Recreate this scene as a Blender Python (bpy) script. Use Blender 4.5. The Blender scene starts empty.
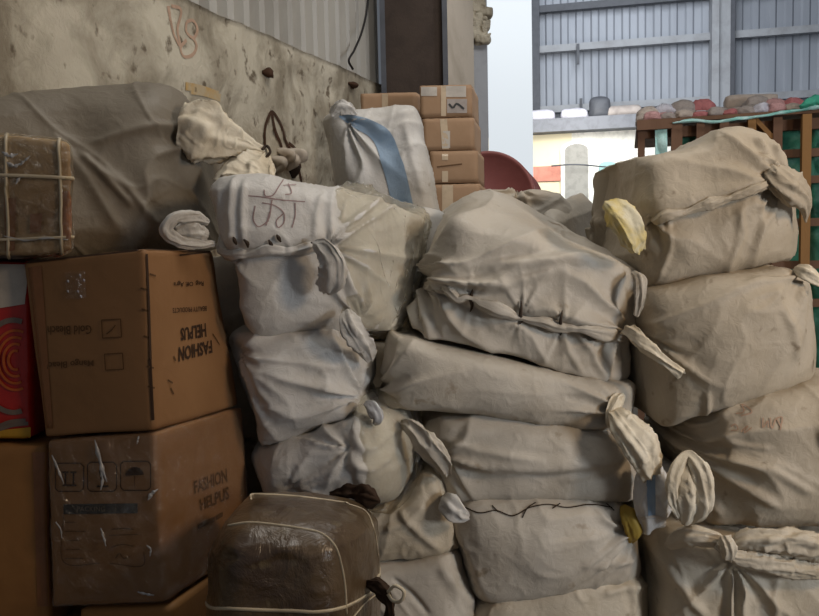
import bpy, math, random
import numpy as np
from mathutils import Vector, Matrix
from mathutils.bvhtree import BVHTree

random.seed(4)
S = bpy.context.scene
C = S.collection
F = 760.0
CAM = Vector((0, 0, 1.65))
PITCH, ROLL = math.radians(4.2), math.radians(-1.3)
R3 = Matrix.Rotation(math.pi/2 - PITCH, 3, 'X') @ Matrix.Rotation(ROLL, 3, 'Z')

# ------------------------------------------------------------------ camera
cd = bpy.data.cameras.new('camera'); cam = bpy.data.objects.new('camera', cd); C.objects.link(cam)
cam.location = CAM; cam.rotation_euler = R3.to_euler()
cd.sensor_width = 36; cd.lens = 36*F/819; cd.clip_start = .05; cd.clip_end = 200
S.camera = cam
S.view_settings.view_transform = 'Standard'; S.view_settings.look = 'None'
S.view_settings.exposure = 0; S.view_settings.gamma = 1


def ray(px, py):
    return R3 @ Vector(((px-409.5)/F, -(py-308)/F, -1))


def at(px, py, Y):
    """point at depth Y (metres ahead of the viewpoint) seen along one line of sight"""
    d = ray(px, py)
    return CAM + d*(Y/d.y)


def lin(c):
    return tuple((v/255/12.92 if v <= 10 else ((v/255+.055)/1.055)**2.4) for v in c) + (1,)


# ------------------------------------------------------------------ noise
def _h(i, j, k, s):
    n = (i*374761393 + j*668265263 + k*2147483647 + s*1274126177) & 0xffffffff
    n = ((n ^ (n >> 13))*1274126177) & 0xffffffff
    n = ((n ^ (n >> 16))*2246822519) & 0xffffffff
    return ((n ^ (n >> 15)) & 0xffff)/32767.5 - 1


def vn(p, s=0):
    p = np.asarray(p, float); i = np.floor(p).astype(np.int64); f = p-i
    u = f*f*f*(f*(f*6-15)+10); r = 0
    for a in (0, 1):
        for b in (0, 1):
            for c in (0, 1):
                w = (u[:, 0] if a else 1-u[:, 0])*(u[:, 1] if b else 1-u[:, 1])*(u[:, 2] if c else 1-u[:, 2])
                r = r + w*_h(i[:, 0]+a, i[:, 1]+b, i[:, 2]+c, s)
    return r


def fbm(p, s=0, o=3):
    return sum(vn(p*2**k + 7.3*k, s+k)*.5**k for k in range(o))


def ridge(p, s=0):
    """sharp crests with smooth valleys, like the folds of stiff cloth"""
    w = np.stack([vn(p*.9+3.1, s+5), vn(p*.9+9.7, s+6), vn(p*.9+5.5, s+8)], 1)
    n = vn(p + .55*w, s)
    return np.exp(-np.abs(n)/.11)


# ------------------------------------------------------------------ materials
def mat(name):
    m = bpy.data.materials.new(name); m.use_nodes = True
    nt = m.node_tree; nt.nodes.clear()
    out = nt.nodes.new('ShaderNodeOutputMaterial'); b = nt.nodes.new('ShaderNodeBsdfPrincipled')
    nt.links.new(b.outputs[0], out.inputs[0])
    return m, nt, b


def nd(nt, t, **k):
    n = nt.nodes.new(t)
    for a, v in k.items():
        if a in n.inputs.keys(): n.inputs[a].default_value = v
        else: setattr(n, a, v)
    return n


def ramp(nt, src, lo, hi):
    r = nd(nt, 'ShaderNodeMapRange'); r.clamp = True
    r.inputs['From Min'].default_value = lo; r.inputs['From Max'].default_value = hi
    nt.links.new(src, r.inputs['Value']); return r.outputs[0]


def mixc(nt, f, a, b):
    m = nt.nodes.new('ShaderNodeMix'); m.data_type = 'RGBA'
    if isinstance(f, float): m.inputs[0].default_value = f
    else: nt.links.new(f, m.inputs[0])
    for s, v in ((6, a), (7, b)):
        if isinstance(v, tuple): m.inputs[s].default_value = v
        else: nt.links.new(v, m.inputs[s])
    return m.outputs[2]


def surf(name, base, dirt, rough=.6, sc=3., lo=.45, hi=.75, bump=.2, bsc=28., spots=None, stretch=(1, 1, 1), spec=.3, metal=0., spot_lo=.66, coat=0.):
    m, nt, b = mat(name)
    tc = nd(nt, 'ShaderNodeTexCoord'); mp = nd(nt, 'ShaderNodeMapping'); mp.inputs['Scale'].default_value = stretch
    nt.links.new(tc.outputs['Object'], mp.inputs[0])
    n1 = nd(nt, 'ShaderNodeTexNoise', Scale=sc, Detail=7., Roughness=.62, Distortion=.4); nt.links.new(mp.outputs[0], n1.inputs[0])
    col = mixc(nt, ramp(nt, n1.outputs[0], lo, hi), lin(base), lin(dirt))
    if spots:
        n2 = nd(nt, 'ShaderNodeTexNoise', Scale=sc*5, Detail=4., Roughness=.5); nt.links.new(mp.outputs[0], n2.inputs[0])
        col = mixc(nt, ramp(nt, n2.outputs[0], spot_lo, spot_lo+.1), col, lin(spots))
    nt.links.new(col, b.inputs['Base Color'])
    n3 = nd(nt, 'ShaderNodeTexNoise', Scale=bsc, Detail=6., Roughness=.6, Distortion=.8); nt.links.new(mp.outputs[0], n3.inputs[0])
    bp = nd(nt, 'ShaderNodeBump', Strength=bump, Distance=.02); nt.links.new(n3.outputs[0], bp.inputs['Height'])
    nt.links.new(bp.outputs[0], b.inputs['Normal'])
    b.inputs['Roughness'].default_value = rough; b.inputs['Specular IOR Level'].default_value = spec
    b.inputs['Metallic'].default_value = metal; b.inputs['Coat Weight'].default_value = coat; b.inputs['Coat Roughness'].default_value = .25
    return m


def flat(name, c, rough=.6, spec=.3):
    return surf(name, c, tuple(int(v*.85) for v in c), rough, 9., bump=.05, spec=spec)


def film(name, amount=.12, rough=.12, tint=(255, 255, 255)):
    m, nt, b = mat(name); out = [n for n in nt.nodes if n.type == 'OUTPUT_MATERIAL'][0]; nt.nodes.remove(b)
    t = nd(nt, 'ShaderNodeBsdfTransparent'); t.inputs[0].default_value = lin(tint)
    g = nd(nt, 'ShaderNodeBsdfGlossy', Roughness=rough); x = nt.nodes.new('ShaderNodeMixShader')
    fr = nd(nt, 'ShaderNodeLayerWeight', Blend=.25)
    mm = nd(nt, 'ShaderNodeMath', operation='MULTIPLY_ADD'); mm.inputs[1].default_value = .35; mm.inputs[2].default_value = amount
    nt.links.new(fr.outputs['Fresnel'], mm.inputs[0]); nt.links.new(mm.outputs[0], x.inputs[0])
    tc = nd(nt, 'ShaderNodeTexCoord'); n3 = nd(nt, 'ShaderNodeTexNoise', Scale=16., Detail=5., Roughness=.6, Distortion=1.5)
    nt.links.new(tc.outputs['Object'], n3.inputs[0]); bp = nd(nt, 'ShaderNodeBump', Strength=1., Distance=.06)
    nt.links.new(n3.outputs[0], bp.inputs['Height']); nt.links.new(bp.outputs[0], g.inputs['Normal'])
    nt.links.new(t.outputs[0], x.inputs[1]); nt.links.new(g.outputs[0], x.inputs[2]); nt.links.new(x.outputs[0], out.inputs[0])
    return m


def emit(name, c, st):
    m, nt, b = mat(name); b.inputs['Base Color'].default_value = (0, 0, 0, 1)
    b.inputs['Emission Color'].default_value = lin(c); b.inputs['Emission Strength'].default_value = st
    return m


M = {
    'white': surf('white woven plastic', (200, 197, 192), (172, 164, 152), .5, 2.2, spots=(140, 126, 104), spot_lo=.7, bump=.25),
    'cream': surf('cream woven plastic', (190, 179, 160), (162, 147, 122), .55, 2.6, spots=(120, 100, 74), spot_lo=.68, bump=.25),
    'sand': surf('dusty woven plastic', (178, 166, 147), (152, 138, 116), .55, 2.4, spots=(110, 94, 72), spot_lo=.65, bump=.25),
    'pale': surf('pale dusty woven plastic', (184, 176, 163), (162, 151, 134), .52, 2.2, spots=(134, 118, 96), spot_lo=.66, bump=.22),
    'greybag': surf('grey brown sheeting', (124, 116, 103), (108, 100, 88), .5, 1.6, bump=.2),
    'ear': surf('light cotton cloth', (212, 202, 182), (190, 174, 146), .7, 5., bump=.3),
    'yellow': surf('yellow stained cloth', (206, 198, 172), (208, 184, 96), .7, 6., .38, .6, bump=.3),
    'mustard': flat('mustard cloth', (170, 140, 60)),
    'kraft': surf('brown cardboard', (140, 104, 70), (124, 90, 58), .62, 2., bump=.08, bsc=12., spots=(104, 74, 48), spot_lo=.72),
    'kraft2': surf('orange brown cardboard', (150, 108, 64), (128, 88, 50), .6, 2., bump=.08, bsc=12., spots=(100, 68, 38), spot_lo=.72),
    'kraftfar': surf('light cardboard', (160, 130, 102), (142, 112, 84), .7, 2., bump=.05),
    'kraftdull': surf('dull taped cardboard', (182, 158, 128), (146, 118, 86), .5, 4., .4, .65, bump=.3, spots=(96, 64, 44), spot_lo=.66),
    'bale': surf('dark brown film wrap', (96, 80, 60), (66, 50, 34), .3, 4., .4, .62, bump=.9, bsc=8., spec=.5, coat=.35, spots=(104, 92, 72), spot_lo=.62),
    'strap': flat('white strapping', (196, 184, 160), .4),
    'ink': flat('dark print', (58, 40, 28), .7), 'inkgrey': flat('grey print', (62, 62, 62), .6),
    'inkfaint': flat('faded brown print', (92, 66, 42), .7), 'label': flat('white paper label', (190, 182, 172), .5),
    'inklight': flat('pale print', (128, 118, 104), .6),
    'redink': flat('faded red ink', (154, 130, 128), .7), 'redink2': flat('faded pink ink', (176, 146, 124), .7),
    'tape': flat('clear parcel tape', (196, 176, 150), .25, .5), 'browntape': flat('brown parcel tape', (136, 90, 58), .35, .5),
    'red': flat('red printed plastic', (178, 34, 24), .35, .5), 'gold': flat('gold print', (196, 150, 52), .4),
    'ringgrey': flat('grey printed ring', (120, 106, 98), .4), 'orange': flat('orange print', (186, 92, 40), .4),
    'blue': surf('blue printed stripe', (136, 156, 176), (112, 138, 164), .55, 6., bump=.2),
    'stitch': flat('dark stitching twine', (60, 48, 38), .8), 'darkcloth': flat('dark brown sacking', (54, 38, 26), .9),
    'concrete': surf('stained concrete', (188, 179, 160), (136, 126, 108), .85, 2.6, .42, .62, bump=.8, bsc=14., spots=(104, 92, 76), spot_lo=.60, stretch=(1, 1, .75)),
    'concrete2': surf('pale concrete', (186, 174, 158), (158, 146, 130), .85, 2., bump=.3, bsc=12.),
    'rust': flat('rusty debris', (70, 48, 34), .9), 'holeshade': flat('dark recess', (48, 38, 30), .95),
    'brownpanel': surf('dark brown panel', (62, 50, 42), (42, 32, 26), .75, 3., bump=.2),
    'sheet': surf('zinc sheet', (176, 172, 164), (140, 135, 127), .55, 1.5, bump=.05, metal=.0, stretch=(1, 1, .3)),
    'sheetfar': surf('far zinc sheet', (150, 154, 162), (128, 132, 140), .55, .8, bump=.03, metal=.2, stretch=(1, 1, .3)),
    'steel': surf('grey painted steel', (150, 152, 156), (128, 128, 130), .5, 3., bump=.05), 'darksteel': flat('dark steel', (78, 80, 86), .5),
    'slab': flat('grey slab', (120, 122, 128), .8), 'lowwall': surf('cream painted wall', (226, 216, 186), (214, 202, 168), .8, 2., bump=.05),
    'whitewall': flat('white painted wall', (234, 232, 224), .8), 'redband': flat('red painted band', (206, 138, 120), .8),
    'teal': flat('teal door', (150, 190, 186), .5), 'archgrey': flat('grey niche', (150, 148, 142), .8),
    'daylight': emit('daylight through opening', (232, 240, 246), .92),
    'wood': surf('dark timber', (120, 90, 70), (92, 66, 50), .8, 3., bump=.2, stretch=(1, 1, .2)), 'woodlight': surf('light timber', (150, 110, 66), (126, 88, 52), .8, 3., bump=.2, stretch=(1, 1, .2)),
    'green': surf('green tarpaulin', (66, 134, 106), (36, 84, 66), .45, 3., .35, .65, bump=.6, bsc=9.), 'aqua': surf('aqua plastic sheet', (196, 232, 228), (90, 190, 176), .3, 7., bump=.5),
    'pink': flat('pink wrap', (190, 146, 144)), 'rose': flat('dull red wrap', (180, 112, 112)), 'greywrap': flat('grey wrap', (164, 154, 148)), 'beige': flat('beige wrap', (186, 172, 160)), 'lilac': flat('pale lilac wrap', (206, 204, 214)),
    'maroon': surf('maroon steel', (138, 82, 78), (122, 70, 66), .45, 3., bump=.05),
    'film': film('clear wrapping film', .07, .14), 'filmdull': film('dull clear film', .10, .28, (252, 249, 240)), 'cable': flat('black cable', (34, 30, 28), .6),
    'floor': surf('dusty concrete floor', (118, 108, 96), (88, 80, 70), .8, 1., bump=.2),
    'silver': flat('silver film and glint', (176, 176, 178), .2, .6),  # pale film colour, also used to paint the glints
}

# ------------------------------------------------------------------ object helpers


def mesh_obj(name, V, Fc, m, parent=None, smooth=True, base=None):
    V = np.asarray(V, float)
    off = np.array(parent_loc(parent)) if parent else (np.array(base) if base is not None else np.array([(V[:, 0].min()+V[:, 0].max())/2, (V[:, 1].min()+V[:, 1].max())/2, V[:, 2].min()]))
    me = bpy.data.meshes.new(name); me.from_pydata((V-off).tolist(), [], [list(map(int, f)) for f in Fc]); me.update()
    o = bpy.data.objects.new(name, me); C.objects.link(o); me.materials.append(m)
    if smooth: me.polygons.foreach_set('use_smooth', [True]*len(me.polygons))
    if parent: o.parent = parent
    else: o.location = off
    return o


def parent_loc(p):
    v = Vector((0, 0, 0))
    while p: v += p.location; p = p.parent
    return v


def tag(o, label, cat, group=None):
    o['label'] = label; o['category'] = cat
    if group: o['group'] = group
    return o


def thing(name, loc, label, cat, group=None):
    o = bpy.data.objects.new(name, None); C.objects.link(o); o.location = loc; o.empty_display_size = .1
    return tag(o, label, cat, group)


def struct(name, V, Fc, m, smooth=False):
    o = mesh_obj(name, V, Fc, m, smooth=smooth); o['kind'] = 'structure'; return o


BOXF = [(0, 3, 2, 1), (4, 5, 6, 7), (0, 1, 5, 4), (1, 2, 6, 5), (2, 3, 7, 6), (3, 0, 4, 7)]


def prism(p, q, n, w, h0, h1):
    """box between plan points p,q, pushed along n by w, from height h0 to h1"""
    n = Vector(n).normalized()*w
    a = [(p[0], p[1]), (q[0], q[1]), (q[0]+n.x, q[1]+n.y), (p[0]+n.x, p[1]+n.y)]
    return [(x, y, h0) for x, y in a]+[(x, y, h1) for x, y in a], BOXF


def catmull(P, n):
    P = np.asarray(P, float); d = np.r_[0, np.cumsum(np.linalg.norm(np.diff(P[:, :3], axis=0), axis=1)+1e-9)]; t = np.linspace(0, d[-1], n)
    return herm(P, d, t)


def herm(P, d, t):
    m = np.gradient(P, d, axis=0) if len(P) > 2 else np.repeat((P[1:]-P[:1])/(d[1]-d[0]), 2, 0)
    k = np.clip(np.searchsorted(d, t, side='right')-1, 0, len(d)-2); h = (d[k+1]-d[k])[:, None]; s = ((t-d[k])/(d[k+1]-d[k]))[:, None]
    return P[k]*(2*s**3-3*s**2+1)+m[k]*h*(s**3-2*s**2+s)+P[k+1]*(-2*s**3+3*s**2)+m[k+1]*h*(s**3-s**2)


class Hexa:
    """a soft box: columns of four corners swept left to right, edges rounded, faces puffed"""
    def __init__(s, cols, r=.07, puff=(.0, .0, .0)):
        # each column: front-bottom, front-top, back-top, back-bottom (world points)
        s.P = np.array([[list(v) for v in c] for c in cols]); mid = s.P.mean(1)
        d = np.r_[0, np.cumsum(np.linalg.norm(np.diff(mid, axis=0), axis=1))]; s.d = d
        s.h = np.array([d[-1], np.linalg.norm((s.P[:, 2]+s.P[:, 3]-s.P[:, 0]-s.P[:, 1])/2, axis=1).mean(), np.linalg.norm(s.P[:, 1]-s.P[:, 0], axis=1).mean()])/2
        s.r = min(r, s.h.min()*.95); s.puff = puff

    def map(s, a):
        t = (a[:, 0]+1)/2*s.d[-1]; n = len(s.P)
        G = herm(s.P.reshape(n, 12), s.d, np.clip(t, 0, s.d[-1])).reshape(-1, 4, 3)
        c = ((a[:, 1]+1)/2)[:, None]; b = ((a[:, 2]+1)/2)[:, None]
        return (G[:, 0]*(1-b)+G[:, 1]*b)*(1-c)+(G[:, 3]*(1-b)+G[:, 2]*b)*c

    def shape(s, p):
        q = p*s.h; core = np.clip(q, -(s.h-s.r), s.h-s.r); o = q-core; L = np.linalg.norm(o, axis=1, keepdims=True)
        a = (core+o/np.maximum(L, 1e-9)*s.r)/s.h
        f = 1-a*a
        g = a.copy()
        for i, (j, k) in enumerate(((1, 2), (0, 2), (0, 1))):
            pf = s.puff[i]
            if pf: g[:, i] += np.sign(a[:, i])*np.abs(a[:, i])**3*pf/s.h[i]*np.maximum(f[:, j], 0)**.7*np.maximum(f[:, k], 0)**.7
        return s.map(g)

    def grid(s, step, ystep=None):
        n = np.maximum(3, np.ceil(2*s.h/np.array([step, ystep or step*1.6, step])).astype(int)); n = np.minimum(n, 170)
        ids, faces = {}, []
        quads = []
        for ax in range(3):
            u, v = [(1, 2), (2, 0), (0, 1)][ax]
            I, J = np.meshgrid(np.arange(n[u]), np.arange(n[v]), indexing='ij')
            for side in (0, 1):
                def idx(di, dj):
                    t = [None]*3; t[ax] = np.full(I.shape, side*n[ax]); t[u] = I+di; t[v] = J+dj
                    return ((t[0]*(n[1]+1)+t[1])*(n[2]+1)+t[2]).ravel()
                q = np.stack([idx(0, 0), idx(1, 0), idx(1, 1), idx(0, 1)], 1)
                quads.append(q if side else q[:, ::-1])
        Q = np.concatenate(quads); U, inv = np.unique(Q, return_inverse=True)
        k = U % (n[2]+1); j = (U//(n[2]+1)) % (n[1]+1); i = U//((n[2]+1)*(n[1]+1))
        return np.stack([i/n[0], j/n[1], k/n[2]], 1)*2-1, inv.reshape(Q.shape)


def normals(V, Q):
    fn = np.cross(V[Q[:, 2]]-V[Q[:, 0]], V[Q[:, 3]]-V[Q[:, 1]])
    N = np.zeros_like(V)
    for c in range(4): np.add.at(N, Q[:, c], fn)
    return N/np.maximum(np.linalg.norm(N, axis=1, keepdims=True), 1e-12)


def segdist(X, A, B):
    d = B-A; t = np.clip(((X-A)@d)/(d@d), 0, 1); c = A+t[:, None]*d; e = X-c
    return np.linalg.norm(e, axis=1), (X-A)@np.array([-d[1], d[0]])/np.linalg.norm(d), t


def folds(V, N, feats, Yf):
    """folds drawn on the upright plane of the sack's front: ridges, flaps, radiating pleats"""
    D = np.zeros(len(V)); X = V[:, [0, 2]]; fr = np.clip(-N[:, 1]*1.5+.35, 0, 1)
    P = lambda q: np.array(at(q[0], q[1], Yf))[[0, 2]]
    for f in feats:
        if f[0] == 'r':      # ridge / groove: pts, amp, width
            pts = [P(q) for q in f[1]]; best = np.zeros(len(V))
            for i, (A, B) in enumerate(zip(pts[:-1], pts[1:])):
                d, sd, t = segdist(X, A, B)
                tt = (i+t)/(len(pts)-1); e = np.exp(-(d/f[3])**2)*np.clip(np.minimum(tt, 1-tt)*6+.25, 0, 1)
                best = np.maximum(best, e)
            D += f[2]*best*fr
        elif f[0] == 's':    # flap: step up on one side of a line
            pts = [P(q) for q in f[1]]; bd = np.full(len(V), 9.); bs = np.zeros(len(V))
            for A, B in zip(pts[:-1], pts[1:]):
                d, sd, t = segdist(X, A, B); k = d < bd; bd[k] = d[k]; bs[k] = np.sign(sd[k])*d[k]
            D += f[2]*np.tanh(bs/f[3])*np.exp(-(bd/(f[4] if len(f) > 4 else .12))**2)*fr
        elif f[0] == 'p':    # pleats: centre, reach, count, amp, direction, spread
            c = P(f[1]); v = X-c; rr = np.linalg.norm(v, axis=1); th = np.arctan2(v[:, 1], v[:, 0])
            w = np.exp(-(rr/f[2])**1.5)*np.clip(rr/.035, 0, 1)
            if len(f) > 5: dd = (th-math.radians(f[5])+np.pi) % (2*np.pi)-np.pi; w = w*np.exp(-(dd/math.radians(f[6]))**4)
            nz = vn(np.stack([th*2.3, rr*5, rr*0+f[1][0]], 1), 3)
            D += f[4]*w*(1-2*np.abs(np.sin(th*f[3]/2+nz*1.7))**.8)*np.clip(fr+.25, 0, 1)
            D -= f[4]*1.2*np.exp(-(rr/.03)**2)
        elif f[0] == 'b':    # swelling or dent
            c = P(f[1]); rr = np.linalg.norm(X-c, axis=1); D += f[3]*np.exp(-(rr/f[2])**2)*fr
    return D


def wpts(c):
    """column spec -> 4 world corners.  (Y, bx,by, tx,ty, back) back = depth or (px,py,Y) of the back-top corner"""
    Y, bx, by, tx, ty, bk = c[:6]; Yt = c[6] if len(c) > 6 else Y
    BF, TF = at(bx, by, Y), at(tx, ty, Yt)
    TB = at(*bk) if isinstance(bk, tuple) else TF+Vector((0, bk, 0))
    return BF, TF, TB, TB+(BF-TF)


BODY = {}


def soft(name, parent, cols, m, r=.08, puff=(.03, .04, .03), step=.0068, wr=(), feats=(), Yf=None, seed=1, lump=.012, fine=.003, gap=0., world=False):
    hx = Hexa(cols if world else [wpts(c) for c in cols], r, puff)
    p, Q = hx.grid(step); V = hx.shape(p); N = normals(V, Q)
    if ((V-V.mean(0))*N).sum() < 0: Q = Q[:, ::-1]; N = -N
    D = lump*.75*fbm(V*4.2+seed*11.3, seed, 2)
    for (sc, amp, ang, st) in wr:          # directional folds; ang is the run of the folds in the upright plane
        a = math.radians(ang); u = V[:, 0]*math.cos(a)+V[:, 2]*math.sin(a); w = -V[:, 0]*math.sin(a)+V[:, 2]*math.cos(a)
        D += amp*.6*(ridge(np.stack([u*sc*1.5/st, w*sc*1.5, V[:, 1]*sc], 1)+seed*5.7, seed+40)-.35)
    D += fine*.9*(ridge(V*np.array([13., 13., 17.])+seed, seed+60)-.35)
    if feats: D += folds(V, N, feats, Yf or (cols[len(cols)//2][0]))
    V = V+N*(D+gap)[:, None]
    o = mesh_obj(name, V, Q, m, parent)
    o_b = (BVHTree.FromPolygons(V.tolist(), Q.tolist()), hx)
    BODY[o.name] = o_b
    return o


def hit(o, px, py, lift=.002):
    d = ray(px, py); b = BODY[o.name][0]; loc, n, i, t = b.ray_cast(CAM, d)
    if loc is None: loc, n, i, t = b.find_nearest(at(px, py, parent_loc(o.parent).y))
    if n.dot(d) > 0: n = -n
    return loc+n*lift, n


def tube(name, parent, path, rad, m, pl=0, amp=.0, tw=0., flatk=1., nl=36, nr=22, seed=0, noise=.0, world=False, tag_=None, flatdir=None):
    flatk = max(flatk, .62) if noise and pl else flatk
    P = [list(q) for q in path] if world else [list(at(*q)) for q in path]
    if noise and pl: nl = int(nl*1.35); nr = int(nr*1.4)
    rad = [rad]*len(P) if isinstance(rad, (int, float)) else rad
    A = catmull(np.c_[np.array(P), np.array(rad)], nl); X, r = A[:, :3], np.maximum(A[:, 3], .0015)
    T = np.gradient(X, axis=0); T /= np.linalg.norm(T, axis=1, keepdims=True)
    u = np.array(flatdir if flatdir is not None else (0, -1, 0), float)
    V, Q = [], []
    th = np.linspace(0, 2*np.pi, nr, endpoint=False)
    for i in range(nl):
        u = u-T[i]*(u@T[i]); u /= np.linalg.norm(u)+1e-9; v = np.cross(T[i], u)
        k = 1+1.0*amp*(1-2*np.abs(np.sin((pl*th+tw*i/nl)/2+(.9*vn(np.stack([np.cos(th)*1.5, np.sin(th)*1.5+i*.07, np.full(nr, seed*3.)], 1), seed+2) if noise else 0)))) if pl else np.ones(nr)
        if noise: k = k+(noise*.7 if pl else noise)*vn(np.stack([np.cos(th)*1.6+i*.16, np.sin(th)*1.6, np.full(nr, i*.13+seed)], 1), seed)+noise*(.15 if pl else .5)*vn(np.stack([np.cos(th)*3.4+i*.3, np.sin(th)*3.4, np.full(nr, seed*1.)], 1), seed+1)
        V.append(X[i]+r[i]*((np.cos(th)*k*flatk)[:, None]*u+(np.sin(th)*k)[:, None]*v))
    if noise and pl:
        e = vn(np.stack([np.cos(th)*2.2, np.sin(th)*2.2, np.full(nr, seed*1.7)], 1), seed+4)
        for q in (1, 2, 3): V[-q] = V[-q]+np.outer(e*r[-q]*.5/q, T[-q])
    V = np.concatenate(V)
    for i in range(nl-1):
        for j in range(nr):
            Q.append((i*nr+j, i*nr+(j+1) % nr, (i+1)*nr+(j+1) % nr, (i+1)*nr+j))
    Q.append(tuple(range(nr-1, -1, -1))); Q.append(tuple((nl-1)*nr+j for j in range(nr)))
    if noise and pl:
        q4 = np.array([q for q in Q if len(q) == 4]); N = normals(V, q4)
        if ((V-np.repeat(X, nr, 0))*N).sum() < 0: N = -N
        sl = np.r_[0, np.cumsum(np.linalg.norm(np.diff(X, axis=0), axis=1))]
        cy = np.stack([np.tile(np.cos(th), nl)*1.5+seed*2.1, np.tile(np.sin(th), nl)*1.5, np.repeat(sl, nr)*11], 1)
        V = V+N*(np.repeat(np.clip(r, 0, .05), nr)*.16*(ridge(cy, seed+9)-.35)+np.repeat(np.clip(r, 0, .05), nr)*.16*vn(V*9, seed+3)+.0006*(ridge(V*26+seed, seed+19)-.4))[:, None]
    return mesh_obj(name, V, Q, m, parent)


def ontube(name, parent, body, pts, rad, m, lift=.004, **k):
    n = len(pts); dense = catmull(np.array([(a, b, 0) for a, b in pts], float), max(8, n*5)) if n > 2 else np.linspace((*pts[0], 0), (*pts[1], 0), 8)
    P = [hit(body, a[0], a[1], lift)[0] for a in dense]
    if not isinstance(rad, (int, float)): rad = np.interp(np.linspace(0, 1, len(P)), np.linspace(0, 1, len(rad)), rad).tolist()
    return tube(name, parent, P, rad, m, world=True, **k)


def strokes(name, parent, body, lines, w, m, lift=.003):
    """writing: flat strokes lying on the surface; lines of image points, w in metres"""
    V, Q = [], []
    for ln in lines:
        n = max(2, int(sum(math.dist(a, b) for a, b in zip(ln[:-1], ln[1:]))/2.2)+1)
        d = catmull(np.array([(a, b, 0) for a, b in ln], float), n) if len(ln) > 2 else np.linspace((*ln[0], 0), (*ln[1], 0), n)
        H = [hit(body, a[0], a[1], lift) for a in d]; b0 = len(V)
        for i, (p, nn) in enumerate(H):
            t = (H[min(i+1, len(H)-1)][0]-H[max(i-1, 0)][0]); sdir = nn.cross(t)
            sdir = sdir.normalized()*w if sdir.length > 0 else Vector((w, 0, 0))
            V += [p-sdir, p+sdir]
        for i in range(len(H)-1): Q.append((b0+2*i, b0+2*i+1, b0+2*i+3, b0+2*i+2))
    return mesh_obj(name, V, Q, m, parent, smooth=False)


def patch(name, parent, body, quad, m, n=(14, 14), lift=.0025, curve=None):
    """thin sheet lying on a surface: quad = tl,tr,br,bl"""
    tl, tr, br, bl = [np.array(q, float) for q in quad]; V, Q = [], []
    for j in range(n[1]+1):
        for i in range(n[0]+1):
            s, t = i/n[0], j/n[1]; q = (tl*(1-s)+tr*s)*(1-t)+(bl*(1-s)+br*s)*t
            V.append(hit(body, q[0], q[1], lift)[0])
    for j in range(n[1]):
        for i in range(n[0]):
            a = j*(n[0]+1)+i; Q.append((a, a+n[0]+1, a+n[0]+2, a+1))
    return mesh_obj(name, V, Q, m, parent)


def strip(name, parent, body, left, right, m, n=30, k=6, lift=.003):
    L = catmull(np.array([(a, b, 0) for a, b in left], float), n); R = catmull(np.array([(a, b, 0) for a, b in right], float), n); V, Q = [], []
    for i in range(n):
        for j in range(k+1):
            q = L[i]*(1-j/k)+R[i]*j/k; V.append(hit(body, q[0], q[1], lift)[0])
    for i in range(n-1):
        for j in range(k): a = i*(k+1)+j; Q.append((a, a+k+1, a+k+2, a+1))
    return mesh_obj(name, V, Q, m, parent)


def text(name, parent, body, s, quad, m, lift=.0025, bold=.0):
    """printed lettering wrapped on a face: quad = corners of the word's own tl,tr,br,bl"""
    cu = bpy.data.curves.new('t', 'FONT'); cu.body = s; cu.resolution_u = 2; cu.offset = bold
    to = bpy.data.objects.new('t', cu); C.objects.link(to); dg = bpy.context.evaluated_depsgraph_get()
    me = to.evaluated_get(dg).to_mesh(); P = np.array([v.co[:] for v in me.vertices]); Fc = [tuple(p.vertices) for p in me.polygons]
    to.to_mesh_clear() if False else None
    lo, hi = P.min(0), P.max(0); tl, tr, br, bl = [np.array(q, float) for q in quad]; V = []
    for p in P:
        u = (p[0]-lo[0])/(hi[0]-lo[0]); v = 1-(p[1]-lo[1])/(hi[1]-lo[1])
        q = (tl*(1-u)+tr*u)*(1-v)+(bl*(1-u)+br*u)*v; V.append(hit(body, q[0], q[1], lift)[0])
    bpy.data.objects.remove(to)
    return mesh_obj(name, V, Fc, m, parent, smooth=False)


def loop(name, parent, body, axis, val, m, w=.004, lift=.004, span=None):
    """a strap right round a wrapped block: axis 'a' = upright loop at that place along it, 'b' = level loop"""
    b, hx = BODY[body.name]; n = 90; th = np.linspace(0, 2*np.pi, n, endpoint=False); sq = lambda c, s: np.stack([c, s], 1)/np.maximum(np.abs(c), np.abs(s))[:, None]
    q = sq(np.cos(th), np.sin(th)); p = np.zeros((n, 3)); o = {'a': (0, 1, 2), 'b': (2, 0, 1), 'c': (1, 0, 2)}[axis]
    p[:, o[0]] = val; p[:, o[1]] = q[:, 0]; p[:, o[2]] = q[:, 1]
    X = hx.shape(p); H = []
    for x in X:
        l, nn, i, t = b.find_nearest(Vector(x)); c = Vector(X.mean(0)); nn = nn if nn.dot(l-c) > 0 else -nn; H.append((l, nn))
    V, Q = [], []
    for i in range(n):
        t = H[(i+1) % n][0]-H[i-1][0]; s = H[i][1].cross(t).normalized()*w; p0 = H[i][0]
        V += [p0-s-H[i][1]*.002, p0-s+H[i][1]*lift, p0+s+H[i][1]*lift, p0+s-H[i][1]*.002]
    for i in range(n):
        a, c = 4*i, 4*((i+1) % n)
        for k in range(4): Q.append((a+k, a+(k+1) % 4, c+(k+1) % 4, c+k))
    return mesh_obj(name, V, Q, m, parent)


def base_of(cols):
    P = np.array([[list(v) for v in wpts(c)] for c in cols]).reshape(-1, 3)
    return Vector((P[:, 0].mean(), P[:, 1].mean(), P[:, 2].min()))


GS = 'stuffed woven sacks in the stacks'


def sack(cols, label, m, group=GS, **k):
    root = thing('woven_sack', base_of(cols), label, 'sack', group)
    k['r'] = k.get('r', .06)*.66; p = k.get('puff', (.02, .04, .01)); k['puff'] = (p[0], p[1], min(p[2], .006))
    return root, soft('body', root, cols, M[m], **k)



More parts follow.
